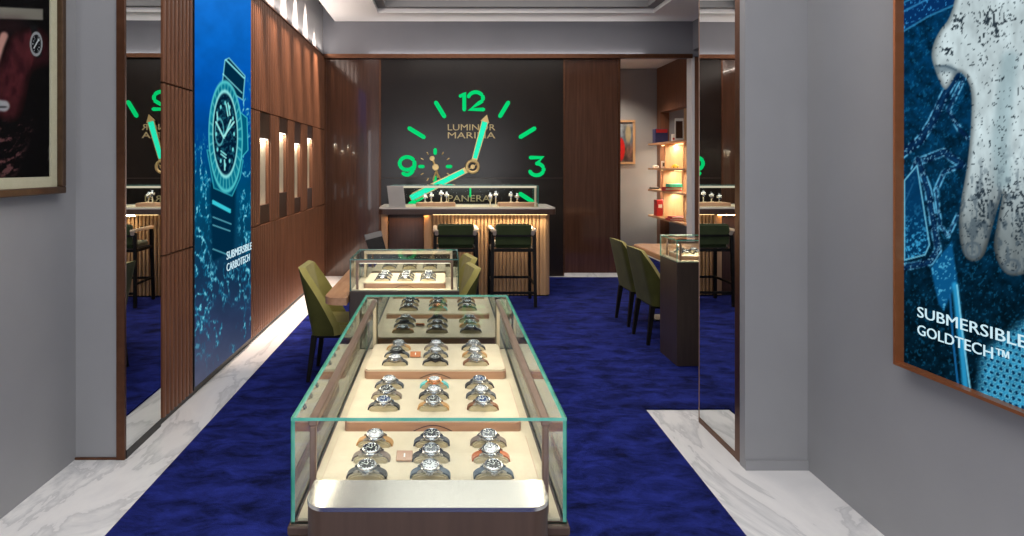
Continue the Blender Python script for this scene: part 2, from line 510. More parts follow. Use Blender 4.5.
def picture_mesh(name, P00, P10, P01, P11, nu, nv, paint, mat, parent=None):
    """flat grid between four corners, coloured by paint(points) -> rgb 0..255"""
    u = np.linspace(0, 1, nu); v = np.linspace(0, 1, nv)
    U, V = np.meshgrid(u, v)
    A = [np.array(p, float) for p in (P00, P10, P01, P11)]
    W = ((1 - U) * (1 - V))[..., None] * A[0] + (U * (1 - V))[..., None] * A[1] + ((1 - U) * V)[..., None] * A[2] + (U * V)[..., None] * A[3]
    C = np.clip(paint(U, V, W), 0, 255) / 255.0
    L = np.where(C <= 0.04045, C / 12.92, ((C + .055) / 1.055) ** 2.4)
    me = bpy.data.meshes.new(name)
    idx = np.arange(nu * nv).reshape(nv, nu)
    quads = np.stack([idx[:-1, :-1], idx[:-1, 1:], idx[1:, 1:], idx[1:, :-1]], -1).reshape(-1, 4)
    me.from_pydata(W.reshape(-1, 3).tolist(), [], quads.tolist())
    at = me.color_attributes.new('picture', 'FLOAT_COLOR', 'POINT')
    at.data.foreach_set('color', np.concatenate([L.reshape(-1, 3), np.ones((nu * nv, 1))], 1).astype(np.float32).ravel())
    me.materials.append(mat)
    o = bpy.data.objects.new(name, me); COL.objects.link(o)
    if parent is not None: o.parent = parent
    return o

def seen(W):
    """where points of a picture's plane lie in the photograph (used to rectify the photographed picture onto its plane)"""
    return CX + F * W[..., 0] / W[..., 1], CY - F * (W[..., 2] - EYE) / W[..., 1]

# ================================================================== THE ROOM
XL = -1.756           # face of the panelled wall
YB = 9.37             # face of the far wall
ZT = 3.21             # top of the panelling
ZC = 3.72             # ceiling

b = NB(); box(b, -2.3, 4.4, -1.6, 11.9, -.06, 0); struct('floor', b, marble_m, label='white marble floor with grey veins')
b = NB()
prism(b, [(-1.477, -1.5), (1.265, -1.5), (1.327, 4.24), (4.29, 4.24), (4.29, 9.22), (3.6, 9.22), (3.6, 11.6), (2.62, 11.6), (2.62, 9.22), (-1.477, 9.22)], 'z', .0005, .012)
struct('floor_carpet', b, carpet_m, label='deep blue pile carpet laid into the marble floor')

# grey entrance walls
b = NB(); box(b, -2.3, -2.035, -1.6, 3.6, 0, 4.2); struct('wall_left_entrance', b, grey)
b = NB(); box(b, -2.035, -1.80, 3.53, 3.6, 0, 4.2); struct('wall_left_pier', b, grey)
b = NB(); box(b, -2.2, -1.95, 3.6, 10.0, 0, 4.2); struct('wall_left', b, grey)
b = NB(); box(b, -1.95, -1.775, 3.62, 9.5, ZT, 4.2); struct('wall_left_upper', b, white_p)
b = NB(); prism(b, [(1.934, 3.41), (1.922, 2.68), (2.19, -1.6), (2.4, -1.6), (2.4, 3.41)], 'z', 0, 4.2); struct('wall_right_entrance', b, grey)
b = NB(); prism(b, [(1.60, 3.41), (1.934, 3.41), (2.3, 3.41), (2.3, 4.0), (1.66, 4.0), (1.66, 3.47), (1.60, 3.47)], 'z', 0, 4.2); struct('wall_right_pier', b, grey)
b = NB(); box(b, -2.035, -1.80, 3.52, 3.53, 0, .012); struct('pier_shadow_line', b, bronze)  # thin brown strip in place of the shadow line at the pier's foot
b = NB(); box(b, 1.60, 1.934, 3.398, 3.41, 0, .05); struct('baseboard_right', b, grey)

# panelled wall, three bands: plain reeded bands above and below, upright panels round four niches between
def panel(y0, y1, z0, z1, bm): reeded(bm, y0, y1, z0, z1, XL, .032, .062, 'y', 1, -1.95)
NICHE = [(6.10, 6.46, 1.235, 1.885), (6.81, 7.17, 1.325, 1.975), (7.50, 7.85, 1.235, 1.885), (8.20, 8.54, 1.325, 1.975)]
b = NB()
panel(3.985, 4.47, .04, 1.047, b); panel(3.985, 4.47, 1.059, 2.134, b); panel(3.985, 4.47, 2.146, ZT, b)
struct('wall_left_reeded_strip', b, walnut)
b = NB()
panel(5.79, YB, .04, 1.047, b); panel(5.79, YB, 2.146, ZT, b)
edges = [5.79] + [e for n in NICHE for e in n[:2]] + [YB]
for i in range(0, len(edges), 2): panel(edges[i], edges[i + 1], 1.059, 2.134, b)
struct('wall_left_panelling', b, walnut)
b = NB(); box(b, -1.95, -1.80, 3.985, 4.47, .04, ZT); box(b, -1.95, -1.80, 5.79, 6.10, .04, ZT)
struct('wall_left_backing', b, black)
b = NB(); box(b, -1.95, -1.775, 3.62, YB, 0, .036); struct('baseboard_panelling', b, black)
b = NB(); box(b, -1.95, -1.745, 3.60, YB, ZT, ZT + .015); struct('trim_1', b, bronze)

# far wall: gloss panel, clock board, gloss panel, bulkhead
def bx(px, d): return (px - CX) * d / F
x_a, x_b, x_c, x_d = -1.95, bx(380, YB), bx(564, YB), bx(620.5, YB)
b = NB(); box(b, x_a, x_b, YB, 9.55, 0, ZT); struct('wall_back_gloss_panel', b, lacquer)
b = NB(); box(b, x_b, x_c, YB, 9.55, 0, ZT); struct('wall_back_board', b, board_m)
b = NB(); box(b, x_c, x_d, YB, 9.9, .05, ZT); struct('wall_back_wood_panel', b, lacquer)
for k, x in enumerate((x_b, x_c, x_d - .03, -1.748)):
    b = NB(); box(b, x - .012, x + .014, YB - .008, YB + .02, 0, ZT); struct('trim_%d' % (k + 2), b, bronze)
b = NB(); box(b, x_b + .015, x_c - .012, YB - .004, YB + .01, 1.432, 1.440); struct('trim_8', b, dark_br)  # thin dark strip across the clock board
b = NB(); box(b, -1.95, 4.4, YB - .045, YB + .2, ZT, 4.2); struct('wall_back_bulkhead', b, grey_up)
b = NB(); box(b, -1.776, x_d, YB - .05, YB - .0, ZT - .03, ZT + .002); box(b, -1.776, 3.6, YB - .084, YB - .05, ZT - .03, ZT + .002); box(b, -1.776, 3.6, YB - .084, YB - .074, ZT + .002, ZT + .03); struct('trim_6', b, bronze)  # bronze trim, deepened and given a lip to hide the added fill light
b = NB(); box(b, x_c, x_d + .02, YB - .03, YB + .02, 0, .05); struct('baseboard_back', b, marble_m)
YA = 11.76; XA = 3.90; XR = 4.3
b = NB(); box(b, x_d - .3, XR, YA, YA + .1, 0, 3.4); struct('wall_back_alcove', b, grey)
b = NB(); box(b, x_d - .3, XA, YA - .02, YA, 0, .06); struct('baseboard_alcove', b, marble_m)
b = NB(); box(b, x_d - .3, XR, YB + .2, YA + .1, 3.4, 3.45); struct('ceiling_alcove', b, ceil_p)
b = NB(); box(b, x_d - .3, x_d - .2, 9.9, YA, 0, 3.4); struct('wall_left_alcove', b, grey)
b = NB(); box(b, XA, XR, 9.55, YA, 2.58, 3.4); box(b, XA, XR, 11.58, YA, 0, 2.58); box(b, XA, XR, 9.55, 11.58, 0, .35); struct('wall_right_alcove', b, walnut)
b = NB(); box(b, XA + .16, XR, 9.55, 11.58, .35, 2.58); struct('wall_right_niche_back', b, grey_up)
b = NB(); box(b, bx(694.4, YB), XR + .1, YB, 9.55, 0, ZT); struct('wall_back_end_panel', b, walnut)
b = NB(); box(b, bx(691.3, YB), bx(694.4, YB), YB - .01, 9.55, 0, ZT); struct('trim_7', b, ceil_p)
b = NB(); box(b, XR, XR + .1, 3.41, YB, 0, 4.2); struct('wall_right', b, grey)
b = NB(); box(b, 2.3, XR, 3.41, 3.6, 0, 4.2); struct('wall_right_return', b, grey)
b = NB(); box(b, bx(691.5, YB), XR, 3.6, YB - .045, 3.3, 4.2); struct('wall_right_bulkhead', b, grey_up)

# ceiling with a stepped recess and a lighting slot along the panelled wall
def ring(bm, X0, X1, Y0, Y1, x0, x1, y0, y1, z0, z1):
    box(bm, X0, x0, Y0, Y1, z0, z1); box(bm, x1, X1, Y0, Y1, z0, z1)
    box(bm, x0, x1, Y0, y0, z0, z1); box(bm, x0, x1, y1, Y1, z0, z1)
b = NB(); ring(b, -1.60, 4.3, 3.3, YB - .045, -.92, 2.88, 4.2, 8.80, ZC, ZC + .06); struct('ceiling_soffit', b, ceil_p)
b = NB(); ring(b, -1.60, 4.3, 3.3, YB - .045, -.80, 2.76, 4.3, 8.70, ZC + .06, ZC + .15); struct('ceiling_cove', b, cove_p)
b = NB(); ring(b, -1.60, 4.3, 3.3, YB - .045, -.92, 2.88, 4.2, 8.80, ZC + .15, ZC + .22); struct('ceiling_cove_upper', b, ceil_p)
b = NB(); box(b, -2.3, 4.4, 3.3, 11.9, 4.2, 4.3); box(b, -.95, 2.9, 4.15, 8.85, ZC + .30, ZC + .34); struct('ceiling', b, ceil_p)
b = NB(); box(b, -2.3, 3.8, -1.6, 3.3, 4.2, 4.3); struct('ceiling_entrance', b, ceil_p)

# ------------------------------------------------------------------ niches in the panelled wall
def niche(k, y0, y1, z0, z1, label):
    t = thing('display_niche', label, 'wall niche', (XL, (y0 + y1) / 2, z0), group='lit niches in the panelled wall')
    h = (y1 - y0) / 2
    Z0, Z1 = 1.059 - z0, 2.134 - z0; H = z1 - z0
    f = NB()
    box(f, -.19, -.014, -h + .001, h - .001, H, Z1); obj('upper_panel', f, walnut_lo, t)
    f = NB(); box(f, -.19, -.014, -h + .001, h - .001, Z0, 0); obj('lower_panel', f, walnut_lo, t)
    p = NB(); box(p, -.06, -.048, -h + .001, h - .001, .001, H - .001); obj('back_panel', p, cream, t)
    for sy in (-1, 1):
        p = NB(); box(p, -.048, -.016, sy * (h - .0085) - .0075, sy * (h - .0085) + .0075, .001, H - .001); obj('side_lining', p, walnut, t)
    p = NB(); box(p, -.040, -.022, -h + .03, h - .03, H - .010, H - .003); obj('led_strip', p, white_e, t)
    light_area('niche_light', (XL - .030, (y0 + y1) / 2, z1 - .014), .02, .28, 1.6, (255, 246, 226))
for k, (n, lab) in enumerate(zip(NICHE, ('tall lit niche in the reeded wall, first from the blue screen, set low',
                                         'tall lit niche in the reeded wall, second from the blue screen, set high',
                                         'tall lit niche in the reeded wall, third from the blue screen, set low',
                                         'tall lit niche in the reeded wall, fourth from the blue screen, by the gloss corner'))):
    niche(k, *n, lab)

# ------------------------------------------------------------------ mirrors
t = thing('wall_mirror', 'tall narrow mirror between grey pier and reeded wood beside the blue screen', 'mirror', (XL - .009, 3.75, 0), .0125)
b = NB(); box(b, -.02, .004, -.215, .225, .045, 4.1); obj('glass', b, mirror_m, t)
b = NB(); box(b, -.043, .002, -.232, -.216, .0, 4.1); obj('trim_strip', b, bronze, t)
b = NB(); box(b, -.03, .006, -.215, .225, .0, .045); obj('base_rail', b, black, t)
ang = -.008
t = thing('wall_mirror', 'tall narrow mirror at open edge of grey pier above the marble corner', 'mirror', (1.612, 3.497, 0), -ang)
b = NB(); box(b, 0, .03, .0, .545, .03, 4.1); obj('glass', b, mirror_m, t)
b = NB(); box(b, -.006, .045, -.03, .045, .0, 4.1); obj('trim_strip', b, bronze, t)
b = NB(); box(b, -.004, .03, .0, .545, .0, .03); obj('base_rail', b, bronze, t)
b = NB(); box(b, -.002, .03, .545, .551, .0, 4.1); obj('end_trim', b, rail_m, t)

# ------------------------------------------------------------------ tall LED screen on the panelled wall
SY0, SY1, SZ0, SZ1 = 4.475, 5.785, .065, 3.205
def paint_screen(U, V, W):
    x, y = seen(W)
    C = grad(y, [(-10, (28, 118, 214)), (40, (10, 104, 200)), (90, (0, 84, 176)), (140, (0, 70, 140)), (190, (0, 74, 112)), (240, (8, 62, 92)), (275, (20, 52, 82)), (320, (46, 60, 92)), (360, (74, 82, 108)), (400, (92, 92, 110))])
    C = C * (0.92 + .16 * fbm(x / 14, y / 14, 5))[..., None]
    # sea spray
    n = 1 - np.abs(2 * fbm(x / 5.5, y / 13, 11, 5) - 1); n = n * .8 + .2 * fbm(x / 1.6, y / 3, 12, 2); n = (n - .35) * .95; n2 = fbm(x / 8, y / 16, 21, 4)
    left = sstep(15, 5, np.abs(x - (201 - .01 * (y - 200)) - 4 * (n2 - .5))) * sstep(125, 165, y) * (1 - sstep(300, 380, y))
    right = sstep(9, 2, np.abs(x - 245 - 4 * (n2 - .5))) * sstep(70, 110, y) * (1 - sstep(270, 320, y))
    band = sstep(26, 6, np.abs(y - 284 - 20 * (n2 - .5))) * .75
    drip = sstep(.5, .75, fbm(x / 3.3, y / 22, 31, 3)) * sstep(285, 300, y) * (1 - sstep(320, 385, y)) * .8
    sp = np.maximum(np.maximum(left, right), np.maximum(band, drip))
    C = mixc(C, (16, 140, 180), sstep(.36, .56, n) * sp * .85)
    C = mixc(C, (150, 232, 244), sstep(.475, .56, n) * sp * .95)
    # the wristwatch
    tilt = -.05
    def ell(cx, cy, a, bb):
        dx, dy = x - cx, y - cy
        ex = dx * math.cos(tilt) + dy * math.sin(tilt) * .3; ey = dy
        return np.hypot(ex / a, ey / bb)
    strap = inpoly(x, y, [(225, 60), (229, 58), (245, 76), (243, 100), (222, 86)])
    C = mixc(C, (0, 44, 70), sstep(.6, -.6, strap))
    C = mixc(C, (140, 232, 236), sstep(1.2, .2, segd(x, y, [(226, 60), (244, 78)])) + .8 * sstep(1., .2, segd(x, y, [(223, 74), (242, 93)])) + .8 * sstep(1, .1, np.abs(strap)))
    st2 = inpoly(x, y, [(210, 182), (236, 190), (234, 250), (212, 262)])
    C = mixc(C, (0, 40, 66), sstep(2, -2, st2) * .9)
    for p in ([(213, 201), (230, 210)], [(213, 203), (230, 212)]): C = mixc(C, (60, 210, 226), sstep(1.6, .4, segd(x, y, p)))
    for p in ([(213, 217), (231, 224)], [(213, 225), (230, 231)], [(213, 249), (231, 256)]): C = mixc(C, (110, 200, 216), .8 * sstep(.9, .2, segd(x, y, p)))
    lug = inpoly(x, y, [(207, 150), (243, 160), (240, 178), (232, 196), (214, 188)])
    C = mixc(C, (0, 84, 116), sstep(1, -1, lug)); C = mixc(C, (60, 190, 200), sstep(1, .2, np.abs(lug)) * .7)
    cg = inpoly(x, y, [(240, 112), (247, 118), (248, 150), (241, 158)])
    C = mixc(C, (0, 92, 122), sstep(1, -1, cg)); C = mixc(C, (70, 206, 212), sstep(.9, .1, np.abs(cg)) * .8)
    e = ell(225.6, 136.5, 16.6, 54.5)
    C = mixc(C, (10, 116, 140), sstep(1.04, .99, e)); C = mixc(C, (96, 214, 216), sstep(.07, .0, np.abs(e - 1.0)) * .85)
    th = np.arctan2((y - 136.5) / 54.5, (x - 225.6) / 16.6)
    C = mixc(C, (120, 224, 224), sstep(.55, .9, np.sin(th * 30)) * sstep(.72, .78, e) * sstep(1.0, .94, e) * .55)
    C = mixc(C, (24, 150, 172), sstep(.5, .75, fbm(x / 2.2, y / 3.5, 41)) * sstep(.7, .78, e) * sstep(1.0, .94, e) * .6)
    e2 = ell(225.2, 134.0, 11.8, 41)
    C = mixc(C, (2, 28, 52), sstep(1.05, .98, e2)); C = mixc(C, (160, 240, 236), sstep(.09, .0, np.abs(e2 - 1.04)) * .9)
    for k in range(12):
        a = 2 * PI * k / 12
        qx, qy = 225.2 + 8.9 * math.cos(a), 134 + 31 * math.sin(a)
        C = mixc(C, (120, 226, 226), sstep(1.25, .55, np.hypot((x - qx), (y - qy) / 2.4)))
    for p in ([(226, 104), (228, 116)], [(228, 103), (230, 115)], [(221, 151), (226, 155)], [(221, 154), (226, 158)], [(224.5, 160), (224.8, 170)], [(217, 112), (217.5, 118)]):
        C = mixc(C, (150, 236, 232), sstep(1.0, .3, segd(x, y, p)))
    e3 = np.hypot((x - 219.5) / 4.2, (y - 132) / 13)
    C = mixc(C, (120, 220, 224), sstep(.16, .04, np.abs(e3 - 1)) * .7)
    for p in ([(224, 136), (234, 122)], [(225, 136), (231, 120)], [(224, 138), (216, 122)]): C = mixc(C, (170, 244, 238), sstep(1.3, .4, segd(x, y, p)))
    C = mixc(C, (60, 180, 190), sstep(.45, .7, fbm(x / 1.8, y / 2.4, 51)) * sstep(1.0, .9, e2) * .35)
    return C
t = thing('advertising_screen', 'tall blue lit screen showing a dive watch in sea spray on the wood wall', 'screen', (XL, (SY0 + SY1) / 2, SZ0))
b = NB(); box(b, -.19, .004, SY0 - 5.13, SY1 - 5.13, -.02, SZ1 - SZ0); obj('housing', b, black, t)
o = picture_mesh('display', (XL + .006, SY0 + .006, SZ0), (XL + .006, SY1 - .006, SZ0), (XL + .006, SY0 + .006, SZ1), (XL + .006, SY1 - .006, SZ1), 150, 460, paint_screen, picture('screen_picture', .95), t)
o.matrix_parent_inverse = Matrix.Translation(-Vector(t.location))
for row, (s, w) in enumerate((('SUBMERSIBLE', .66), ('CARBOTECH', .60))):
    bm = text_bm(s, w, .064, .003)
    Rm = Matrix.Rotation(PI / 2, 4, 'Z')
    bm.transform(Matrix.Translation((.009, 5.13 + w / 2 - 5.13, .895 - row * .095 - SZ0)) @ Rm)
    obj('lettering', bm, text_e, t, smooth=0)

# ------------------------------------------------------------------ framed advertisement on the right entrance wall
# its plane follows the wall, which turns outward here
def wx(y): return 1.922 + (2.68 - y) * .0626       # wall face
RY0, RY1 = 1.35, 2.648
RZ0, RZ1 = .807, 2.95
def paint_hand(U, V, W):
    x, y = seen(W)
    C = grad(y, [(-60, (6, 60, 104)), (60, (4, 62, 104)), (150, (6, 58, 94)), (260, (4, 44, 70)), (330, (4, 34, 52)), (420, (4, 30, 46))])
    n = fbm(x / 6, y / 6, 3, 5); nf = fbm(x / 2.2, y / 2.4, 13, 4)
    C = C * (.30 + .95 * n)[..., None]
    drops = sstep(.60, .74, nf)
    # dark gear shapes with wet rims
    C = mixc(C, (40, 150, 206), drops * .32 * sstep(8, 60, y + 40))
    for pts, w in (([(898, 24), (925, 8), (975, -14)], 9), ([(898, 10), (925, -4), (960, -18)], 4)):
        d = segd(x, y, pts); C = mixc(C, (8, 50, 100), sstep(w, w - 2, d)); C = mixc(C, (54, 150, 214), drops * sstep(w, w - 3, d)); C = mixc(C, (70, 170, 226), sstep(1.4, .3, np.abs(d - w)) * .6)
    for pts, w in (([(957, 74), (944, 96), (932, 122), (920, 140), (897, 158)], 5.5), ([(900, 205), (918, 162), (944, 152), (962, 165)], 5), ([(918, 160), (928, 190), (938, 250), (930, 262), (900, 268)], 4.5), ([(964, 78), (948, 110), (960, 130), (968, 138)], 3), ([(936, 190), (944, 172), (962, 165)], 3), ([(936, 190), (940, 225), (948, 236), (958, 215)], 2.5)):
        d = segd(x, y, pts); C = mixc(C, (4, 26, 58), sstep(w, w - 2, d) * .9); C = mixc(C, (30, 104, 160), sstep(w * .8, 0, d) * .55 * n); C = mixc(C, (110, 200, 240), sstep(1.5, .1, np.abs(d - w * .72)) * sstep(.38, .7, n) * .9)
        C = mixc(C, (150, 220, 246), sstep(.6, .72, nf) * sstep(w, w - 2, d) * .55)
    face = inpoly(x, y, [(903, 180), (918, 162), (931, 245), (926, 256), (903, 262)])
    C = mixc(C, (6, 60, 104), sstep(1, -2, face) * .8); C = mixc(C, (64, 170, 220), sstep(.5, .66, nf) * sstep(0, -3, face) * sstep(190, 250, y) * .9)
    C = mixc(C, (130, 214, 240), sstep(1.2, .2, np.abs(face + 1.5)) * .8)
    fl = inpoly(x, y, [(930, 268), (952, 240), (958, 280), (944, 312), (938, 304)])
    C = mixc(C, (14, 92, 146), sstep(1, -2, fl) * .9); C = mixc(C, (90, 190, 230), drops * sstep(0, -2, fl) * .8)
    C = mixc(C, (46, 168, 224), sstep(5, 1, segd(x, y, [(955, 285), (960, 330), (966, 392)])) * .85)
    C = mixc(C, (130, 214, 244), sstep(1.4, .3, segd(x, y, [(957, 285), (962, 330), (970, 388)])) * .9)
    C = mixc(C, (24, 96, 150), sstep(1.6, .5, segd(x, y, [(950, 295), (953, 340), (958, 385)])))
    # perforated metal, lower corner
    pr = sstep(0, 16, (x - 970) * .6 + (y - 352) * .8) * sstep(976, 990, x + (y - 350) * .1)
    C = mixc(C, (60, 170, 218), pr * (.55 + .5 * n))
    gx, gy = (x - 970) / 6.2, (y - 350 - (x - 970) * .3) / 6.4
    ox = gx + .5 * (np.floor(gy) % 2)
    rr = np.hypot(ox - np.floor(ox) - .5, gy - np.floor(gy) - .5)
    C = mixc(C, (4, 40, 74), sstep(.34, .22, rr) * pr * .95); C = mixc(C, (150, 226, 246), sstep(.1, .0, np.abs(rr - .38)) * pr * .5)
    # stone-white hand
    hand = smooth_poly([(960, -30), (952, 16), (938, 32), (930.5, 52), (934, 68), (944, 92), (951, 84), (958, 70), (967, 78), (972, 92), (971, 130), (967, 170), (960, 205), (958.5, 232), (963, 256), (974, 263), (984, 257), (989, 240), (997, 210), (1004, 188), (999, 214), (993, 244), (996, 258), (1003, 272), (1014, 277), (1030, 272), (1042, 250), (1052, 200), (1062, 235), (1078, 240), (1090, 150), (1110, -30)], 2)
    d = inpoly(x, y, hand)
    m = sstep(.8, -.8, d)
    sh = np.clip(.62 + .38 * sstep(0, -6, d), 0, 1) * (1 - .22 * sstep(975, 1000, x) * sstep(1004, 990, x) * sstep(120, 230, y)) * (1 - .42 * sstep(150, 262, y)) * (.86 + .22 * fbm(x / 7, y / 16, 81, 3))
    H = np.stack([208 * sh, 226 * sh, 230 * sh], -1)
    H = H * (.92 + .14 * fbm(x / 16, y / 26, 61, 3))[..., None]
    H = mixc(H, (104, 140, 150), sstep(14, 3, segd(x, y, [(1003, 180), (1000, 140), (1010, 60)])) * .35)
    H = mixc(H, (92, 112, 124), sstep(6, 1, segd(x, y, [(936, 70), (950, 68), (958, 74)])) * .6)
    H = mixc(H, (70, 90, 104), sstep(2, .4, segd(x, y, [(936, 66), (946, 66), (956, 70)])) * .7)
    H = mixc(H, (90, 104, 114), sstep(7, 2, np.abs(y - 244)) * sstep(972, 1000, x * .0 + 985) * 0)
    dens = np.maximum.reduce([sstep(26, 8, np.hypot(x - 990, (y - 26) * .9)), sstep(16, 4, np.hypot(x - 957, y - 24)), sstep(22, 8, np.hypot((x - 984) * 1.3, (y - 206) * .5)), sstep(26, 8, np.hypot(x - 1018, (y - 215) * .5)), sstep(10, 3, np.hypot(x - 948, y - 52)), np.full(x.shape, .28)])
    sp = fbm(x / 2.0, y / 2.6, 71, 3)
    H = mixc(H, (30, 42, 52), sstep(.76 - .26 * dens, .83 - .24 * dens, sp) * .9)
    H = mixc(H, (60, 76, 88), sstep(.52, .66, fbm(x / 4.5, y / 9, 101, 4)) * sstep(130, 200, y) * .55)
    for (qx, qy, qa, qb) in ((973, 250, 8, 8), (1012, 266, 8, 7)):
        q = np.hypot((x - qx) / qa, (y - qy) / qb)
        H = mixc(H, (82, 96, 106), sstep(.3, .05, np.abs(q - .9)) * .8)
    for k in range(5): H = mixc(H, (96, 112, 122), sstep(1.2, .2, segd(x, y, [(964 + 3.6 * k, 241 + k), (966 + 3.4 * k, 256)])) * .5)
    C = C * (1 - m[..., None]) + H * m[..., None]
    return C
t = thing('framed_advertisement', 'copper framed lit picture of a pale speckled hand over wet blue gear', 'picture', (wx(2.0), 2.0, RZ0 - .03))
def rp(y, z, off): return Vector((wx(y) - off, y, z)) - Vector(t.location)
def rbar(bm, y0, z0, y1, z1, o0, o1):
    vs = [[bm.verts.new(rp(y, z, o)) for (y, z) in ((y0, z0), (y1, z0), (y1, z1), (y0, z1))] for o in (o0, o1)]
    fs = [bm.faces.new(vs[0]), bm.faces.new(vs[1][::-1])]
    for i in range(4): fs.append(bm.faces.new((vs[0][i], vs[1][i], vs[1][(i + 1) % 4], vs[0][(i + 1) % 4])))
    bmesh.ops.recalc_face_normals(bm, faces=fs)
OFF = .06
b = NB()
rbar(b, RY1, RZ0, RY1 + .012, RZ1, .0, OFF); rbar(b, RY0 - .012, RZ0, RY0, RZ1, .0, OFF)
rbar(b, RY0 - .012, RZ0 - .012, RY1 + .012, RZ0, .0, OFF); rbar(b, RY0 - .012, RZ1, RY1 + .012, RZ1 + .012, .0, OFF)
obj('frame', b, copper, t, smooth=0)
b = NB(); rbar(b, RY0, RZ0, RY1, RZ1, .002, .012); obj('backing', b, black, t, smooth=0)
q = .024
o = picture_mesh('print', tuple(rp(RY1, RZ0, q) + t.location), tuple(rp(RY0, RZ0, q) + t.location), tuple(rp(RY1, RZ1, q) + t.location), tuple(rp(RY0, RZ1, q) + t.location), 330, 470, paint_hand, picture('hand_picture', .9), t)
o.matrix_parent_inverse = Matrix.Translation(-Vector(t.location))
def wall_text(s, px0, px1, py0, ph, off):
    """lettering laid on the picture: start and end columns and cap height as photographed at its start"""
    # intersect the photographed columns with the picture plane
    def ydepth(px):
        k = (px - CX) / F
        return (1.922 + 2.68 * .0626 - off) / (k + .0626)
    y0, y1 = ydepth(px0), ydepth(px1)
    z = EYE - (py0 - CY) * y0 / F; h = ph * y0 / F
    bm = text_bm(s, abs(y0 - y1) * 1.002, h, .002)
    bm.transform(Matrix.Rotation(-PI / 2 + math.atan(.0626), 4, 'Z'))
    bm.transform(Matrix.Translation(rp((y0 + y1) / 2, z, off)))
    return bm
obj('lettering', wall_text('SUBMERSIBLE', 917.5, 1027, 311.5, 10.5, .027), text_e, t, smooth=0)
obj('lettering', wall_text('GOLDTECH\u2122', 917.5, 1009, 329, 10.5, .027), text_e, t, smooth=0)

# ------------------------------------------------------------------ framed photograph on the left entrance wall
LX = -2.035
def paint_arm(U, V, W):
    x, y = seen(W)
    n = fbm(x / 9, y / 9, 8, 4); nf = fbm(x / 3, y / 3, 18, 4)
    C = np.ones(x.shape + (3,)) * np.array((10, 8, 10.)) * (.6 + .8 * n)[..., None]
    C = mixc(C, (128, 122, 114), sstep(1, -1, inpoly(x, y, [(-60, 4), (43, 9), (43, 20), (-60, 17)])) * .95)
    C = mixc(C, (54, 26, 30), sstep(16, 0, np.abs(y - 26)) * sstep(34, 14, x) * .5)
    arm = smooth_poly([(-2, 66), (6, 42), (16, 30), (30, 26), (44, 28), (52, 44), (53, 66), (40, 68), (31, 72), (27, 96), (22, 118), (10, 124), (-2, 118), (-14, 96)], 2)
    d = inpoly(x, y, arm)
    A = np.ones(x.shape + (3,)) * np.array((70, 28, 33.)) * (.5 + .9 * fbm(x / 11, y / 22, 28, 4))[..., None]
    A = mixc(A, (38, 12, 18), sstep(.35, .75, fbm(x / 7, y / 13, 38, 3)) * .7)
    A = A * (.45 + .6 * sstep(1, -10, d))[..., None]
    C = C * (1 - sstep(.8, -.8, d))[..., None] + A * sstep(.8, -.8, d)[..., None]
    C = mixc(C, (204, 150, 140), sstep(6, 2, segd(x, y, [(-6, 66), (0, 46), (4, 36)])) * .9)
    C = mixc(C, (170, 172, 178), sstep(7, 4, segd(x, y, [(-10, 104), (4, 106)])) * .9); C = mixc(C, (30, 30, 34), sstep(1.6, .2, np.abs(y - 107)) * sstep(9, 4, x) * .8)
    rock = sstep(4, -4, inpoly(x, y, [(-30, 132), (18, 118), (34, 120), (28, 142), (14, 178), (-30, 178)]))
    C = mixc(C, (104, 66, 68), rock * sstep(.5, .7, fbm(x / 6 + y / 9, y / 5, 48, 4))); C = mixc(C, (14, 8, 10), rock * sstep(.55, .38, nf) * .8)
    s1 = inpoly(x, y, [(30, 26), (37, 25), (42, 56), (37, 59)])
    C = mixc(C, (22, 22, 24), sstep(.6, -.6, s1))
    e = np.hypot((x - 36.2) / 6.2, (y - 44) / 12.2)
    C = mixc(C, (150, 152, 156), sstep(1.05, .98, e)); C = mixc(C, (16, 16, 20), sstep(.8, .74, e))
    th = np.arctan2((y - 44) / 12.2, (x - 36.2) / 6.2)
    C = mixc(C, (196, 200, 204), sstep(.82, .95, np.cos(12 * th)) * sstep(.7, .66, e) * sstep(.4, .48, e))
    C = mixc(C, (220, 222, 226), sstep(.9, .2, segd(x, y, [(36.2, 44), (39, 39)])) + sstep(.9, .2, segd(x, y, [(36.2, 44), (34, 48)])))
    C = mixc(C, (110, 104, 98), sstep(.9, .2, segd(x, y, [(48.5, 160), (49.5, 154), (48.5, 150), (49.6, 146)])) * .8)
    return C
LY0, LY1, LZ0, LZ1 = 2.05, 3.36, 1.475, 2.56
t = thing('framed_photograph', 'bronze framed photograph of a dark red sleeve and wristwatch on grey wall', 'picture', (LX, 2.7, LZ0))
b = NB()
fw = .036
for (y0, y1, z0, z1) in ((LY0, LY1, LZ0, LZ0 + fw), (LY0, LY1, LZ1 - fw, LZ1), (LY0, LY0 + fw, LZ0 + fw, LZ1 - fw), (LY1 - fw, LY1, LZ0 + fw, LZ1 - fw)):
    box(b, .002, .05, y0 - 2.7, y1 - 2.7, z0 - LZ0, z1 - LZ0, .004, 1)
obj('frame', b, frame_dk, t)
b = NB()
mw = .088
for (y0, y1, z0, z1) in ((LY0 + fw, LY1 - fw, LZ0 + fw, LZ0 + mw), (LY0 + fw, LY1 - fw, LZ1 - mw, LZ1 - fw), (LY0 + fw, LY0 + mw, LZ0 + mw, LZ1 - mw), (LY1 - mw, LY1 - fw, LZ0 + mw, LZ1 - mw)):
    box(b, .002, .022, y0 - 2.7, y1 - 2.7, z0 - LZ0, z1 - LZ0)
obj('mat_board', b, mat_board, t)
xx = LX + .014
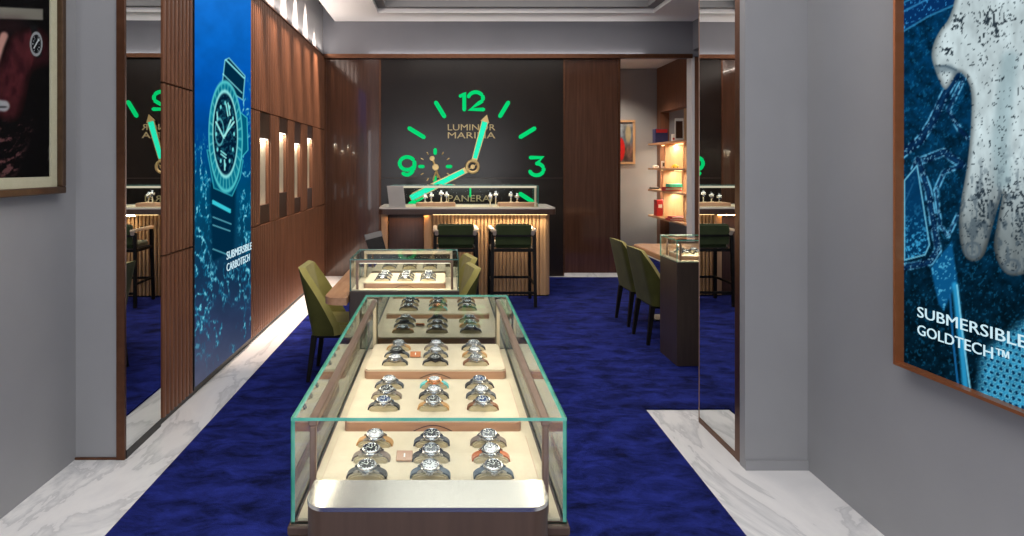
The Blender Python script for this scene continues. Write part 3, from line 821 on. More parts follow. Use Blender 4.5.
o = picture_mesh('print', (xx, LY0 + .08, LZ0 + .08), (xx, LY1 - .08, LZ0 + .08), (xx, LY0 + .08, LZ1 - .08), (xx, LY1 - .08, LZ1 - .08), 260, 240, paint_arm, picture('sleeve_picture', 1, False), t)
o.matrix_parent_inverse = Matrix.Translation(-Vector(t.location))
b = NB(); box(b, .026, .029, LY0 + fw - 2.7, LY1 - fw - 2.7, fw, LZ1 - LZ0 - fw); obj('glass', b, pane_top, t)

# ------------------------------------------------------------------ the wall clock
KX, KZ = bx(472.3, YB), EYE - (166.7 - CY) * YB / F
k_ = YB / F
def cp(px, py): return ((px - 472.3) * k_, (166.7 - py) * k_)
clk = thing('wall_clock', 'giant green glowing watch-dial clock on the dark far wall', 'clock', (KX, YB, KZ))
def stroke(px_pts, r=.028, y=-.022, close=False):
    bm = NB(); tube(bm, [(cp(*p)[0], y, cp(*p)[1]) for p in px_pts], r, 10, flat=.5); return bm
def arc(cx, cy, r, a0, a1, n=14, ry=None):
    ry = ry or r
    return [(cx + r * math.cos(math.radians(a0 + (a1 - a0) * i / n)), cy - ry * math.sin(math.radians(a0 + (a1 - a0) * i / n))) for i in range(n + 1)]
b = NB()
def st(pts, r=.029): tube(b, [(cp(*p)[0], -.022, cp(*p)[1]) for p in pts], r, 10, flat=.5)
st([(460.4, 96.2), (464.2, 92.8), (464.2, 109.8)]); st(arc(475.6, 98.3, 7.3, 165, -30, 12, 6.0) + [(478.5, 103.5), (469.0, 109.6), (483.4, 109.6)])
obj('numeral', b, green_e, clk)
b = NB(); st([(530.3, 157.6), (543.0, 157.6), (536.6, 163.6)]); st([(536.6, 163.6)] + arc(536.4, 169.4, 7.0, 75, -160, 14, 5.9)); obj('numeral', b, green_e, clk)
b = NB(); st(arc(407.2, 163.4, 7.4, 0, 360, 22, 6.4)); st(arc(407.0, 163.6, 7.6, 0, -120, 12, 11.2)); obj('numeral', b, green_e, clk)
for p0, p1 in (((508, 102.8), (500, 116.2)), ((534.2, 128.6), (520.4, 137.0)), ((409.4, 128.4), (423.8, 137.2)), ((436.0, 102.8), (444.3, 116.4)), ((520.2, 193.8), (533.2, 202.2)), ((424, 196), (410, 204)), ((500, 217), (508, 231)), ((444, 217), (436, 231))):
    obj('hour_marker', stroke([p0, p1], .033), green_e, clk)
obj('hour_marker', stroke([(470.3, 187.5), (470.3, 196.5)], .013), green_e, clk)
# small seconds dial
for p0, p1 in (((435.2, 149.6), (435.2, 153.4)), ((447.2, 166.5), (450.8, 166.5)), ((419.6, 166.5), (423.2, 166.5)), ((434.8, 177), (434.8, 181))):
    obj('seconds_marker', stroke([p0, p1], .026), green_e, clk)
for a in range(0, 360, 30):
    if a % 90 == 0: continue
    b = NB()
    ca, sa = math.cos(math.radians(a)), math.sin(math.radians(a))
    tube(b, [(cp(435.2 + 13.8 * ca, 0)[0], -.012, cp(0, 166.5 - 13.8 * sa)[1]), (cp(435.2 + 16.2 * ca, 0)[0], -.012, cp(0, 166.5 - 16.2 * sa)[1])], .009, 6)
    obj('seconds_tick', b, gold, clk)
b = NB()
def g2(px, py, y): x, z = cp(px, py); return (x, y, z)
tube(b, [g2(431.8, 157.6, -.04), g2(435.4, 166.6, -.04), g2(438.2, 177, -.04)], .016, 8)
lathe(b, [(0, .03), (.045, .028), (.05, 0), (0, -.005)], 20, Matrix.Translation(g2(435.6, 167.2, -.03)) @ Matrix.Rotation(PI / 2, 4, 'X'))
lathe(b, [(0, .03), (.035, .028), (.04, 0), (0, -.005)], 16, Matrix.Translation(g2(432.2, 158.5, -.03)) @ Matrix.Rotation(PI / 2, 4, 'X'))
tube(b, [g2(435.8, 172, -.04), g2(433.2, 180, -.04)], .012, 8); tube(b, [g2(436.6, 172, -.04), g2(440.8, 180, -.04)], .012, 8)
obj('seconds_hand', b, gold, clk)
def hand(name, tip, w, core_from, core_to, head, y):
    tx, tz = cp(*tip); L = math.hypot(tx, tz); a = math.atan2(tz, tx)
    M = Matrix.Rotation(-a, 4, 'Y')
    bm = NB()
    if head: pts = [(0, -w * .7), (L * .86, -w * .95), (L * .86, -w * 1.2), (L, 0), (L * .86, w * 1.2), (L * .86, w * .95), (0, w * .7)]
    else: pts = [(0, -w * .7), (L * .93, -w), (L, -w * .5), (L, w * .5), (L * .93, w), (0, w * .7)]
    prism(bm, pts, 'y', y, y - .022); bm.transform(M)
    h = obj(name, bm, gold, clk, 20)
    bm = NB(); prism(bm, [(L * core_from, -w * .52), (L * core_to, -w * .70), (L * core_to, w * .70), (L * core_from, w * .52)], 'y', y - .022, y - .030); bm.transform(M)
    obj('luminous_strip', bm, teal_e, h, 20)
    return h
hand('hour_hand', (486.6, 115.0), .055, .16, .86, True, -.05)
hand('minute_hand', (410.3, 198.2), .060, .14, .985, False, -.075)
b = NB(); lathe(b, [(.062, .10), (.062, .122), (.075, .13), (.095, .128), (.105, .116), (.105, 0), (.062, 0)], 32, Matrix.Rotation(PI / 2, 4, 'X')); hb = obj('hub', b, gold, clk)
b = NB(); lathe(b, [(0, .11), (.062, .11), (.062, .104), (0, .104)], 28, Matrix.Rotation(PI / 2, 4, 'X')); obj('hub_face', b, black, hb)
b = NB(); lathe(b, [(0, .128), (.03, .126), (.034, .11), (0, .11)], 24, Matrix.Rotation(PI / 2, 4, 'X') @ Matrix.Translation((0, 0, 0))); bar(b, (-.045, -.116, -.030), (.045, -.116, .030), .018, .01); obj('hub_cap', b, gold, hb)
for s, px0, px1, py0, py1 in (('LUMINOR', 447.8, 495.2, 124.3, 130.4), ('MARINA', 447.8, 495.2, 132.2, 138.3), ('PANERAI', 448, 492, 195.2, 201.4)):
    bm = text_bm(s, (px1 - px0) * k_, (py1 - py0) * k_, .012)
    x, z = cp((px0 + px1) / 2, (py0 + py1) / 2); bm.transform(Matrix.Translation((x, -.008, z)))
    obj('lettering', bm, gold_let, clk, 0)

# ------------------------------------------------------------------ counter at the far end
CY0 = 7.86     # face of the counter's front
cn = thing('service_counter', 'long reeded wood counter with pale stone top and warm light under its edge', 'counter', (.27, 8.2, 0))
ox, oy = .27, 8.2
def L_(x): return x - ox
X0, X1 = -.80, 1.345
b = NB(); prism(b, rrect(L_(X0), L_(X1), -.50, .28, .06, 5), 'z', 1.03, 1.095); obj('counter_edge', b, walnut_lo, cn)
b = NB(); prism(b, rrect(L_(X0 + .004), L_(X1 - .004), -.495, .275, .06, 5), 'z', 1.095, 1.112); obj('stone_top', b, stone, cn)
xs = bx(431.5, CY0); xe = 1.30
b = NB(); reeded(b, L_(xs), L_(xe - .05), .03, 1.028, CY0 - oy, .034, .046, 'x', -1, .2, .30)
obj('reeded_front', b, oak, cn)
b = NB(); prism(b, rrect(L_(xe - .13), L_(xe), CY0 - oy + .002, .2, .09, 6, (0, 1, 0, 0)), 'z', .03, 1.028); obj('end_post', b, oak, cn)
b = NB(); box(b, L_(bx(424, CY0)), L_(xs), CY0 - oy - .02, .2, .03, 1.028, .006); obj('light_post', b, oak, cn)
b = NB(); box(b, L_(X0 + .11), L_(bx(424, CY0)) - .004, CY0 - oy + .03, .2, .03, 1.028, .004); obj('drawer_panel', b, walnut_lo, cn)
b = NB(); box(b, L_(X0 + .02), L_(X0 + .10), CY0 - oy, .2, .03, 1.028, .004); obj('side_panel', b, oak, cn)
b = NB(); box(b, L_(X0 + .03), L_(xe - .02), CY0 - oy + .03, .18, 0, .03); obj('plinth', b, black, cn)
b = NB(); box(b, L_(xs + .02), L_(xe - .05), -.40, -.385, 1.018, 1.028); obj('led_strip', b, warm_e, cn)

# glass display on the counter
def glass_pane(name, parent, x0, x1, y0, y1, z0, z1, m=pane, em=edge_m):
    bm = NB(); box(bm, x0, x1, y0, y1, z0, z1)
    th = min(x1 - x0, y1 - y0, z1 - z0)
    for f in bm.faces:
        n = f.normal
        f.normal_update(); n = f.normal
        ext = (x1 - x0, y1 - y0, z1 - z0)
        ax = max(range(3), key=lambda i: abs(n[i]))
        f.material_index = 0 if ext[ax] == th else 1
    return obj(name, bm, [m, em], parent, 0)
gx0, gx1 = bx(392, 8.0), bx(538, 7.78)
gd = thing('glass_display_box', 'low glass display box along the top of the reeded counter', 'display case', ((gx0 + gx1) / 2, 7.98, 1.112))
hw = (gx1 - gx0) / 2; gh = .262
b = NB(); box(b, -hw, hw, -.22, .22, .0005, .008); obj('base_plate', b, cream2, gd)
glass_pane('front_pane', gd, -hw, hw, -.222, -.216, .008, gh, pane_top); glass_pane('back_pane', gd, -hw, hw, .216, .222, .008, gh, pane_top)
glass_pane('side_pane', gd, -hw, -hw + .006, -.216, .216, .008, gh, pane_top); glass_pane('side_pane', gd, hw - .006, hw, -.216, .216, .008, gh, pane_top)
glass_pane('top_pane', gd, -hw, hw, -.222, .222, gh, gh + .006, pane_top, edge_dk)
b = NB(); box(b, -hw + .012, hw - .02, -.214, -.200, gh - .026, gh - .002); obj('light_rail', b, emission('rail_glow', (250, 236, 206), .75), gd)
light_area('display_box_light', ((gx0 + gx1) / 2, 7.98 - .20, 1.112 + gh - .03), 1.3, .02, 2.2, (255, 246, 230), (.7, 0, 0))
b = NB(); box(b, hw - .045, hw - .022, -.214, -.196, .008, gh - .028); obj('frame_post', b, post_c, gd)

# ------------------------------------------------------------------ watches
def arch_pt(a, rx, rz): return (rx * math.cos(a), rz * math.sin(a))
def make_watch():
    t = thing('wristwatch', 'watch', 'watch')
    # strap: a flat band over the pillow, wide at the lugs, narrow at its ends
    b = NB(); n = 16; W0 = .013
    rows = []
    for i in range(n + 1):
        a = PI * i / n; w = .0125 + .0020 * abs(math.sin(a))
        xo, zo = arch_pt(a, .0545, .033); xi, zi = arch_pt(a, .0500, .0285)
        zo = .001 + .024 * max(0, math.sin(a)) ** .8; zi = .001 + .0200 * max(0, math.sin(a)) ** .8
        rows.append([b.verts.new((xo, -w, zo)), b.verts.new((xo, w, zo)), b.verts.new((xi, w, zi)), b.verts.new((xi, -w, zi))])
    for A, B in zip(rows, rows[1:]):
        for k in range(4): b.faces.new((A[k], A[(k + 1) % 4], B[(k + 1) % 4], B[k]))
    b.faces.new(rows[0]); b.faces.new(rows[-1][::-1]); bmesh.ops.recalc_face_normals(b, faces=b.faces)
    obj('strap', b, ST['black'], t)
    M = Matrix.Translation((0, 0, .0225)) @ Matrix.Rotation(math.radians(9), 4, 'X') @ Matrix.Scale(1.10, 4)
    b = NB(); lathe(b, [(0, -.003), (.019, -.002), (.0245, .003), (.0245, .008), (.022, .0105), (0, .0105)], 28, M)
    for sx in (-1, 1):
        for sy in (-1, 1):
            v0 = M @ Vector((sx * .017, sy * .0125, .006)); v1 = M @ Vector((sx * .030, sy * .0115, -.003))
            bar(b, v0, v1, .005, .006)
    cs = obj('case', b, steel_w, t)
    b = NB(); lathe(b, [(.0178, .0105), (.0225, .0105), (.0222, .0132), (.0192, .0142), (.0178, .0128)], 28, M); lathe(b, [(.0178, .0105), (.0178, .0128)], 28, M)
    obj('bezel', b, steel_w, t)
    b = NB(); lathe(b, [(.0180, .0106), (.0180, .0112), (0, .0112)], 24, M); dl = obj('dial', b, dial_k, t)
    b = NB()
    for k in range(12):
        a = k * PI / 6; r0, r1 = (.0105, .0160) if k % 3 == 0 else (.0130, .0160)
        d = Vector((math.cos(a), math.sin(a), 0))
        bar(b, M @ (d * r0 + Vector((0, 0, .0116))), M @ (d * r1 + Vector((0, 0, .0116))), .0022, .0008)
    for a, l in ((1.2, .009), (2.6, .0135)): bar(b, M @ Vector((0, 0, .0118)), M @ Vector((l * math.cos(a), l * math.sin(a), .0118)), .0018, .0008)
    obj('hands_and_markers', b, lume, dl)
    b = NB(); lathe(b, [(0, -.004), (.003, -.004), (.003, .004), (0, .004)], 10, M @ Matrix.Translation((0, -.0285, .005)) @ Matrix.Rotation(PI / 2, 4, 'X'))
    bar(b, M @ Vector((-.008, -.0265, .005)), M @ Vector((.008, -.0265, .005)), .004, .005)
    
    obj('crown_guard', b, steel_w, t)
    for ch in t.children:
        for o in [ch] + list(ch.children):
            m = o.data.materials[0]
            o.material_slots[0].link = 'OBJECT'; o.material_slots[0].material = m
    return t
W_PROTO = make_watch(); W_USED = [False]
CASES = {'steel': steel_w, 'black': black_w, 'gold': gold_w}
DIALS = {'black': dial_k, 'white': dial_s, 'blue': dial_b, 'grey': dial_g}
def place_watch(loc, case, dial, strap, label, group, rz=0.0, rx=0.0, sc=1.0):
    if not W_USED[0]:
        t = W_PROTO; W_USED[0] = True; t.location = loc; t.rotation_euler = (rx, 0, rz); t['label'] = label; t['group'] = group
    else: t = dup(W_PROTO, loc, rz, label, group, rx)
    t.scale = (sc, sc, sc)
    for ch in t.children:
        nm = ch.name.split('.')[0]
        m = {'strap': ST[strap], 'case': CASES[case], 'bezel': CASES[case], 'crown_guard': CASES[case], 'dial': DIALS[dial]}[nm]
        ch.material_slots[0].link = 'OBJECT'; ch.material_slots[0].material = m
        for g in ch.children:
            g.material_slots[0].link = 'OBJECT'; g.material_slots[0].material = lume if dial in ('black', 'blue', 'grey') else black_w
    return t

# ------------------------------------------------------------------ trays
def make_tray(label, loc, w, d, cols, rows, group, plaque=None, rz=0.0, pull=True):
    """w wide (x), d deep (y); loc at the middle of its front edge's foot"""
    t = thing('watch_tray', label, 'tray', loc, rz, group)
    h = .038
    b = NB(); prism(b, rrect(-w / 2, w / 2, 0, d, .022, 5), 'z', 0, h - .008); obj('wood_edge', b, tray_wood, t)
    b = NB(); prism(b, rrect(-w / 2 + .004, w / 2 - .004, .004, d - .004, .02, 5), 'z', h - .008, h); obj('suede_pad', b, cream, t)
    if pull:
        b = NB(); pts = [(-.062 + .124 * i / 14, .004 + .018 * math.sin(PI * i / 14)) for i in range(15)]
        tube(b, [(x, -.0005, z) for x, z in pts], .0016, 6); obj('finger_pull', b, walnut_lo, t)
    for x in cols:
        for y in rows:
            b = NB(); n = 12; prof = [(.0480 * math.cos(PI * i / n), h + .0185 * max(0, math.sin(PI * i / n)) ** .6) for i in range(n + 1)]
            prism(b, prof, 'y', y - .024, y + .022)
            es = [e for e in b.edges if abs(e.verts[0].co.y - e.verts[1].co.y) < 1e-6 and max(e.verts[0].co.z, e.verts[1].co.z) > h + 1e-4]
            bmesh.ops.bevel(b, geom=es, offset=.004, segments=2, affect='EDGES')
            b.transform(Matrix.Translation((x, 0, 0)))
            obj('watch_pillow', b, pillow_m, t)
    return t, h

# ------------------------------------------------------------------ the long glass showcase in front
def at(px, py, s): return ((px - CX) / s, F / s, EYE - (py - CY) / s)
SX = -.039
s1 = thing('glass_showcase', 'long green-edged glass showcase of watch trays with a brushed metal end block', 'showcase', (SX, 2.3, 0))
y0, y1 = 1.573 - 2.3, 3.066 - 2.3
hwx = .339; ZTOP = 1.0; ZG = .739
b = NB(); box(b, -hwx - .004, hwx + .004, y0 - .012, y1 + .01, .06, ZG - .022, .004, 1); obj('cabinet', b, dark_br, s1)
b = NB(); box(b, -hwx + .04, hwx - .04, y0 + .05, y1 - .05, .012, .06); obj('plinth', b, black, s1)
b = NB(); box(b, -hwx - .006, hwx + .006, y0 - .014, y1 + .010, ZG - .022, ZG, .003, 1); obj('base_rim', b, dark_br, s1)
b = NB(); box(b, -hwx + .014, hwx - .014, y0 + .014, y1 - .014, ZG, ZG + .006); obj('display_bed', b, cream2, s1)
th = .008
glass_pane('front_pane', s1, -hwx, hwx, y0, y0 + th, ZG, ZTOP - th)
glass_pane('back_pane', s1, -hwx, hwx, y1 - th, y1, ZG, ZTOP - th, pane_back)
glass_pane('side_pane', s1, -hwx, -hwx + th, y0 + th, y1 - th, ZG, ZTOP - th)
glass_pane('side_pane', s1, hwx - th, hwx, y0 + th, y1 - th, ZG, ZTOP - th)
glass_pane('top_pane', s1, -hwx, hwx, y0, y1, ZTOP - th, ZTOP, pane_top)
ins = .047
for sx in (-1, 1):
    b = NB(); box(b, sx * (hwx - ins) - .011, sx * (hwx - ins) + .011, y0 + .03, y1 - .03, ZTOP - .034, ZTOP - .014, .003, 1); obj('top_rail', b, rail_m, s1)
    b = NB(); box(b, sx * (hwx - ins) - .008, sx * (hwx - ins) + .008, y0 + .03, y0 + .046, ZG + .006, ZTOP - .034, .003, 1); obj('frame_post', b, rail_m, s1)
    b = NB(); box(b, sx * (hwx - ins) - .008, sx * (hwx - ins) + .008, y1 - .046, y1 - .03, ZG + .006, ZTOP - .034, .003, 1); obj('frame_post', b, post_c, s1)
    b = NB(); box(b, sx * (hwx - ins) - .003, sx * (hwx - ins) + .003, y0 + .06, y1 - .06, ZTOP - .036, ZTOP - .034); obj('led_strip', b, white_e, s1)
    light_area('showcase_light', (SX + sx * (hwx - ins - .002), 2.3, ZTOP - .039), .010, 1.34, 1.15, (255, 240, 214), (0, sx * .5, 0))
# brushed metal end block in front of the glass
b = NB(); prism(b, rrect(-.2795, .2795, y0 - .128, y0 - .0165, .05, 7, (1, 1, 0, 0)), 'z', .03, .838); obj('block_body_shaded', b, dark_br, s1)  # same metal as the top; dark colour stands for the front's shade
b = NB(); prism(b, rrect(-.2805, .2805, y0 - .129, y0 - .0015, .05, 7, (1, 1, 0, 0)), 'z', .838, .848); obj('block_top', b, steel, s1)

GROUP_W = 'watches in the long glass showcase'
cols = [-.170, 0, .170]
CN = ['screen side', 'middle', 'mirror side']
def fill(tr, h, xs, ys, spec, where, group, side=CN, rows=('front row', 'middle row', 'back row'), sc=1.0):
    bx_, by_, bz_ = tr.location
    for j, y in enumerate(ys):
        for i, x in enumerate(xs):
            case, dial, strap = spec[j][i]
            lab = '%s watch on %s strap, %s, %s, %s' % (case, strap, rows[j], side[i], where)
            place_watch((bx_ + x, by_ + y - .001, bz_ + h - .0005), case, dial, strap, lab, group, random.uniform(-.05, .05), 0, sc)
TZ = ZG + .0065
specs = [
    [[('steel', 'black', 'black'), ('steel', 'white', 'slate blue'), ('steel', 'black', 'slate blue')],
     [('steel', 'black', 'taupe'), ('steel', 'grey', 'black'), ('steel', 'white', 'orange-brown')],
     [('steel', 'white', 'tan'), ('steel', 'black', 'dark grey'), ('steel', 'grey', 'taupe')]],
    [[('steel', 'blue', 'black'), ('steel', 'black', 'tan'), ('steel', 'blue', 'brown')],
     [('steel', 'black', 'taupe'), ('steel', 'white', 'black'), ('steel', 'white', 'dark grey')],
     [('steel', 'white', 'dark grey'), ('gold', 'white', 'turquoise'), ('steel', 'blue', 'black')]],
    [[('steel', 'white', 'black'), ('black', 'black', 'black'), ('steel', 'grey', 'brown')],
     [('black', 'black', 'dark grey'), ('steel', 'white', 'dark grey'), ('steel', 'white', 'tan')],
     [('steel', 'grey', 'tan'), ('steel', 'white', 'taupe'), ('steel', 'grey', 'black')]],
]
TR = [(1.612, 'first tray from the metal block', (.108, .208, .308), .405), (2.10, 'second tray from the metal block', (.10, .206, .315), .405), (2.62, 'third tray from the metal block', (.07, .18, .29), .385)]
for (yf, where, ys, d), spec, lab in zip(TR, specs, ('cream watch tray behind the brushed metal end block of the long glass showcase', 'middle cream watch tray of the three in the long glass showcase', 'cream watch tray at the dark wood end of the long glass showcase')):
    tr, h = make_tray(lab, (SX, yf, TZ), .584, d, cols, ys, 'trays in the long glass showcase')
    fill(tr, h, cols, ys, spec, where, GROUP_W)
def plaque(px, py, s, label, w=.046):
    x, y, z = at(px, py, s)
    t = thing('price_plaque', label, 'plaque', (x, y, TZ + .0385))
    b = NB(); M = Matrix.Translation((0, 0, .0115)) @ Matrix.Rotation(math.radians(30), 4, 'X')
    box(b, -w / 2, w / 2, -.016, .016, -.003, .003, .0015, 1); b.transform(M); obj('plate', b, copper if s < 300 else tray_wood, t)
    b = NB(); box(b, -.002, .002, -.006, .006, .003, .0036); b.transform(M); obj('mark', b, white_m, t)
plaque(404.5, 461, 352, 'small copper price plaque in the tray behind the metal block')
plaque(415.5, 357.5, 229, 'small copper price plaque in the tray at the dark wood end')

# ------------------------------------------------------------------ second showcase on the end of the desk
DX = -.268
s2 = thing('glass_showcase', 'short glass showcase on a dark base at the end of the wooden desk', 'showcase', (DX, 4.5, 0))
y0, y1 = 4.244 - 4.5, 4.75 - 4.5; hw2 = .362; zt, zg = 1.0, .79
b = NB(); box(b, -hw2 - .003, hw2 + .003, y0 - .005, y1 + .003, .05, zg - .004, .004, 1); obj('cabinet', b, case_dark, s2)
b = NB(); box(b, -hw2 + .03, hw2 - .03, y0 + .03, y1 - .03, .012, .05); obj('plinth', b, black, s2)
b = NB(); box(b, -hw2 + .01, hw2 - .01, y0 + .01, y1 - .01, zg - .004, zg + .002); obj('display_bed', b, cream2, s2)
t8 = .008
glass_pane('front_pane', s2, -hw2, hw2, y0, y0 + t8, zg - .004, zt - t8, pane, edge_dk)
glass_pane('back_pane', s2, -hw2, hw2, y1 - t8, y1, zg - .004, zt - t8, pane_back, edge_dk)
glass_pane('side_pane', s2, -hw2, -hw2 + t8, y0 + t8, y1 - t8, zg - .004, zt - t8, pane, edge_dk)
glass_pane('side_pane', s2, hw2 - t8, hw2, y0 + t8, y1 - t8, zg - .004, zt - t8, pane, edge_dk)
glass_pane('top_pane', s2, -hw2, hw2, y0, y1, zt - t8, zt, pane_top, edge_dk)
for sy, mm in ((y0 + .03, rail_m), (y1 - .045, post_c)):
    b = NB(); box(b, -hw2 + .037, hw2 - .037, sy, sy + .015, zt - .032, zt - .012, .002, 1); obj('top_rail', b, mm, s2)
    for sx in (-1, 1):
        b = NB(); box(b, sx * (hw2 - .045) - .008, sx * (hw2 - .045) + .008, sy, sy + .015, zg + .002, zt - .032, .002, 1); obj('frame_post', b, mm, s2)
b = NB(); box(b, -hw2 + .06, hw2 - .06, y0 + .034, y0 + .040, zt - .0335, zt - .032); obj('led_strip', b, white_e, s2)
light_area('showcase_light', (DX, 4.244 + .05, zt - .04), .58, .015, 1.7, (255, 240, 214), (.5, 0, 0))
light_area('showcase_light', (DX, 4.75 - .05, zt - .04), .58, .015, 1.4, (255, 240, 214), (-.4, 0, 0))
tr, h = make_tray('cream watch tray in the short glass showcase on the desk end', (DX - .003, 4.31, zg + .0025), .555, .40, [-.155, 0, .157], (.07, .17, .27), 'trays in short showcases')
sp2 = [[('steel', 'white', 'black'), ('steel', 'white', 'slate blue'), ('steel', 'grey', 'slate blue')], [('steel', 'white', 'dark grey'), ('steel', 'white', 'black'), ('steel', 'blue', 'black')], [('steel', 'white', 'slate blue'), ('steel', 'grey', 'black'), ('steel', 'white', 'dark grey')]]
fill(tr, h, [-.155, 0, .157], (.07, .17, .27), sp2, 'short showcase on desk end', 'watches in the short glass showcase')

# desk behind it
def make_desk(name, label, x0, x1, ya, yb, z=.76):
    t = thing(name, label, 'desk', ((x0 + x1) / 2, (ya + yb) / 2, 0))
    hx, hy = (x1 - x0) / 2, (yb - ya) / 2
    b = NB(); prism(b, rrect(-hx, hx, -hy, hy, .09, 6), 'z', z - .05, z); 
    es = [e for e in b.edges if abs(e.verts[0].co.z - e.verts[1].co.z) < 1e-6]
    bmesh.ops.bevel(b, geom=es, offset=.006, segments=2, affect='EDGES'); obj('desk_top', b, desk_wood, t)
    for sy in (-1, 1):
        b = NB(); box(b, -hx * .35, hx * .35, sy * hy * .55 - .04, sy * hy * .55 + .04, .03, z - .05, .006, 1); obj('pedestal_leg', b, walnut_lo, t)
        b = NB(); box(b, -hx * .7, hx * .7, sy * hy * .55 - .12, sy * hy * .55 + .12, .012, .03, .004, 1); obj('foot_plate', b, black, t)
    return t
# the showcase base stands in a notch: desk starts behind it, with a side wing beside it
t = thing('consultation_desk', 'long pale wooden desk running back from the short showcase, rounded corner', 'desk', (-.33, 5.6, 0))
pts = [(-.79, 4.26), (-.78, 4.19), (-.74, 4.155), (-.68, 4.15), (-.637, 4.15), (-.637, 4.76), (.05, 4.76), (.05, 5.70), (-.02, 5.77), (-.72, 5.77), (-.79, 5.70)]
pts = [(x + .33, y - 5.6) for x, y in pts]
pts = [pts[0]] + [((-.79 + .1) + .33 + .1 * math.cos(a), 4.15 + .1 - 5.6 + .1 * math.sin(a)) for a in [PI + .5 * PI * k / 8 for k in range(1, 8)]] + pts[4:]
b = NB(); prism(b, pts, 'z', .712, .76); obj('desk_top', b, desk_wood, t)
b = NB(); box(b, -.20, .22, -.15, -.05, .03, .712, .006, 1); obj('pedestal_leg', b, walnut_lo, t)
b = NB(); box(b, -.20, .22, -.55, -.45, .03, .712, .006, 1); obj('pedestal_leg', b, walnut_lo, t)
b = NB(); box(b, -.26, .28, -.60, -.40, .012, .03); box(b, -.26, .28, -.25, .0, .012, .03); obj('foot_plate', b, black, t)

# slanted stand at the desk's far end
x, y, z = at(381, 263, 115)
t = thing('desk_mirror', 'small slanted stand-up panel with grey top on the long desk', 'mirror', (x, y, .7605))
b = NB(); M = Matrix.Rotation(-.22, 4, 'Y') @ Matrix.Rotation(.25, 4, 'Z')
box(b, -.075, .075, -.006, .006, .004, .285, .003, 1); b.transform(Matrix.Translation((0, 0, .004)) @ M @ Matrix.Rotation(-.35, 4, 'X')); obj('panel', b, black_wd, t)
b = NB(); box(b, -.078, .078, -.008, .008, .235, .288, .003, 1); b.transform(Matrix.Translation((0, .001, .005)) @ M @ Matrix.Rotation(-.35, 4, 'X')); obj('grey_top', b, dkgrey_l, t)
b = NB(); bar(b, (.0, .06, .18), (.03, .16, .003), .008); obj('prop_leg', b, black, t)

# ------------------------------------------------------------------ dining-height chairs
def make_chair(label, loc, rz):
    t = thing('upholstered_chair', label, 'chair', loc, rz, 'olive velvet chairs at the desks')
    ns, nt = 30, 10
    def outer(s, k, inset):
        # plan: a flat back with rounded corners and two straight wings running forward
        u = abs(s); rx, ry = .22 - inset, .235 - inset
        if u < .40: x, y = -rx, ry * .80 * u / .40
        elif u < .58:
            a = (u - .40) / .18 * PI / 2; x, y = -rx + .05 * (1 - math.cos(a)), ry * (.80 + .20 * math.sin(a))
        else: x, y = -rx + .05 + (u - .58) / .42 * .12, ry
        y = math.copysign(y, s)
        m = min(1, max(0, (u - .46) / .54)); top = .862 - .44 * m; lo = .365
        if u < .46: top = .862
        z = lo + (top - lo) * k
        lean = max(0, z - .38) * .22
        wide = 1.0 - .06 * max(0, z - .44) / .42
        return Vector((x - lean * (1 if u < .58 else 1 - (u - .58) / .42 * .4), y * wide, z))
    b = NB()
    O = [[b.verts.new(outer(-1 + 2 * i / ns, j / nt, 0)) for j in range(nt + 1)] for i in range(ns + 1)]
    I = [[b.verts.new(outer(-1 + 2 * i / ns, j / nt, .045) - Vector((0, 0, .006 * (j == nt)))) for j in range(nt + 1)] for i in range(ns + 1)]
    for i in range(ns):
        for j in range(nt):
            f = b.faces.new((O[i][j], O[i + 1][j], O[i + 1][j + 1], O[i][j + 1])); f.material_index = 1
            b.faces.new((I[i][j], I[i][j + 1], I[i + 1][j + 1], I[i + 1][j]))
        b.faces.new((O[i][nt], O[i + 1][nt], I[i + 1][nt], I[i][nt])); b.faces.new((O[i][0], I[i][0], I[i + 1][0], O[i + 1][0]))
    for i in (0, ns):
        for j in range(nt): b.faces.new((O[i][j], O[i][j + 1], I[i][j + 1], I[i][j]))
    bmesh.ops.recalc_face_normals(b, faces=b.faces)
    obj('backrest_shell', b, [velvet, velvet_sh], t, 50)
    b = NB(); pts = rrect(-.20, .235, -.195, .195, .06, 5); prism(b, pts, 'z', .372, .452)
    es = [e for e in b.edges if abs(e.verts[0].co.z - e.verts[1].co.z) < 1e-6 and e.verts[0].co.z > .43]
    bmesh.ops.bevel(b, geom=es, offset=.022, segments=4, affect='EDGES'); obj('seat_cushion', b, velvet, t, 50)
    b = NB(); box(b, -.19, .235, -.185, .185, .335, .370, .006, 1); obj('seat_frame', b, black_wd, t)
    for sx, xx in ((-1, -.205), (1, .22)):
        for sy in (-1, 1):
            b = NB(); taper_leg(b, (xx, sy * .175, .36), (xx + sx * .045, sy * .19, .013), .042, .026); obj('leg', b, black_wd, t)
    return t
c1 = make_chair('olive velvet chair facing the long desk, standing by the screen wall', (-.765, 4.945, 0), 0)
k1 = dup(c1, (-.06, 5.06, 0), PI + .22, 'olive velvet chair behind the short showcase, first on the open side of long desk')
k2 = dup(c1, (-.06, 5.60, 0), PI + .22, 'olive velvet chair second from the short showcase on the open side of long desk')
k1.scale = k2.scale = (.96, .96, .955)
dup(c1, (2.06, 5.93, 0), 0.05, 'olive velvet chair beside the dark pedestal showcase, in front of its twin')
dup(c1, (2.07, 6.58, 0), 0.05, 'olive velvet chair partly hidden behind its twin near the pedestal showcase')

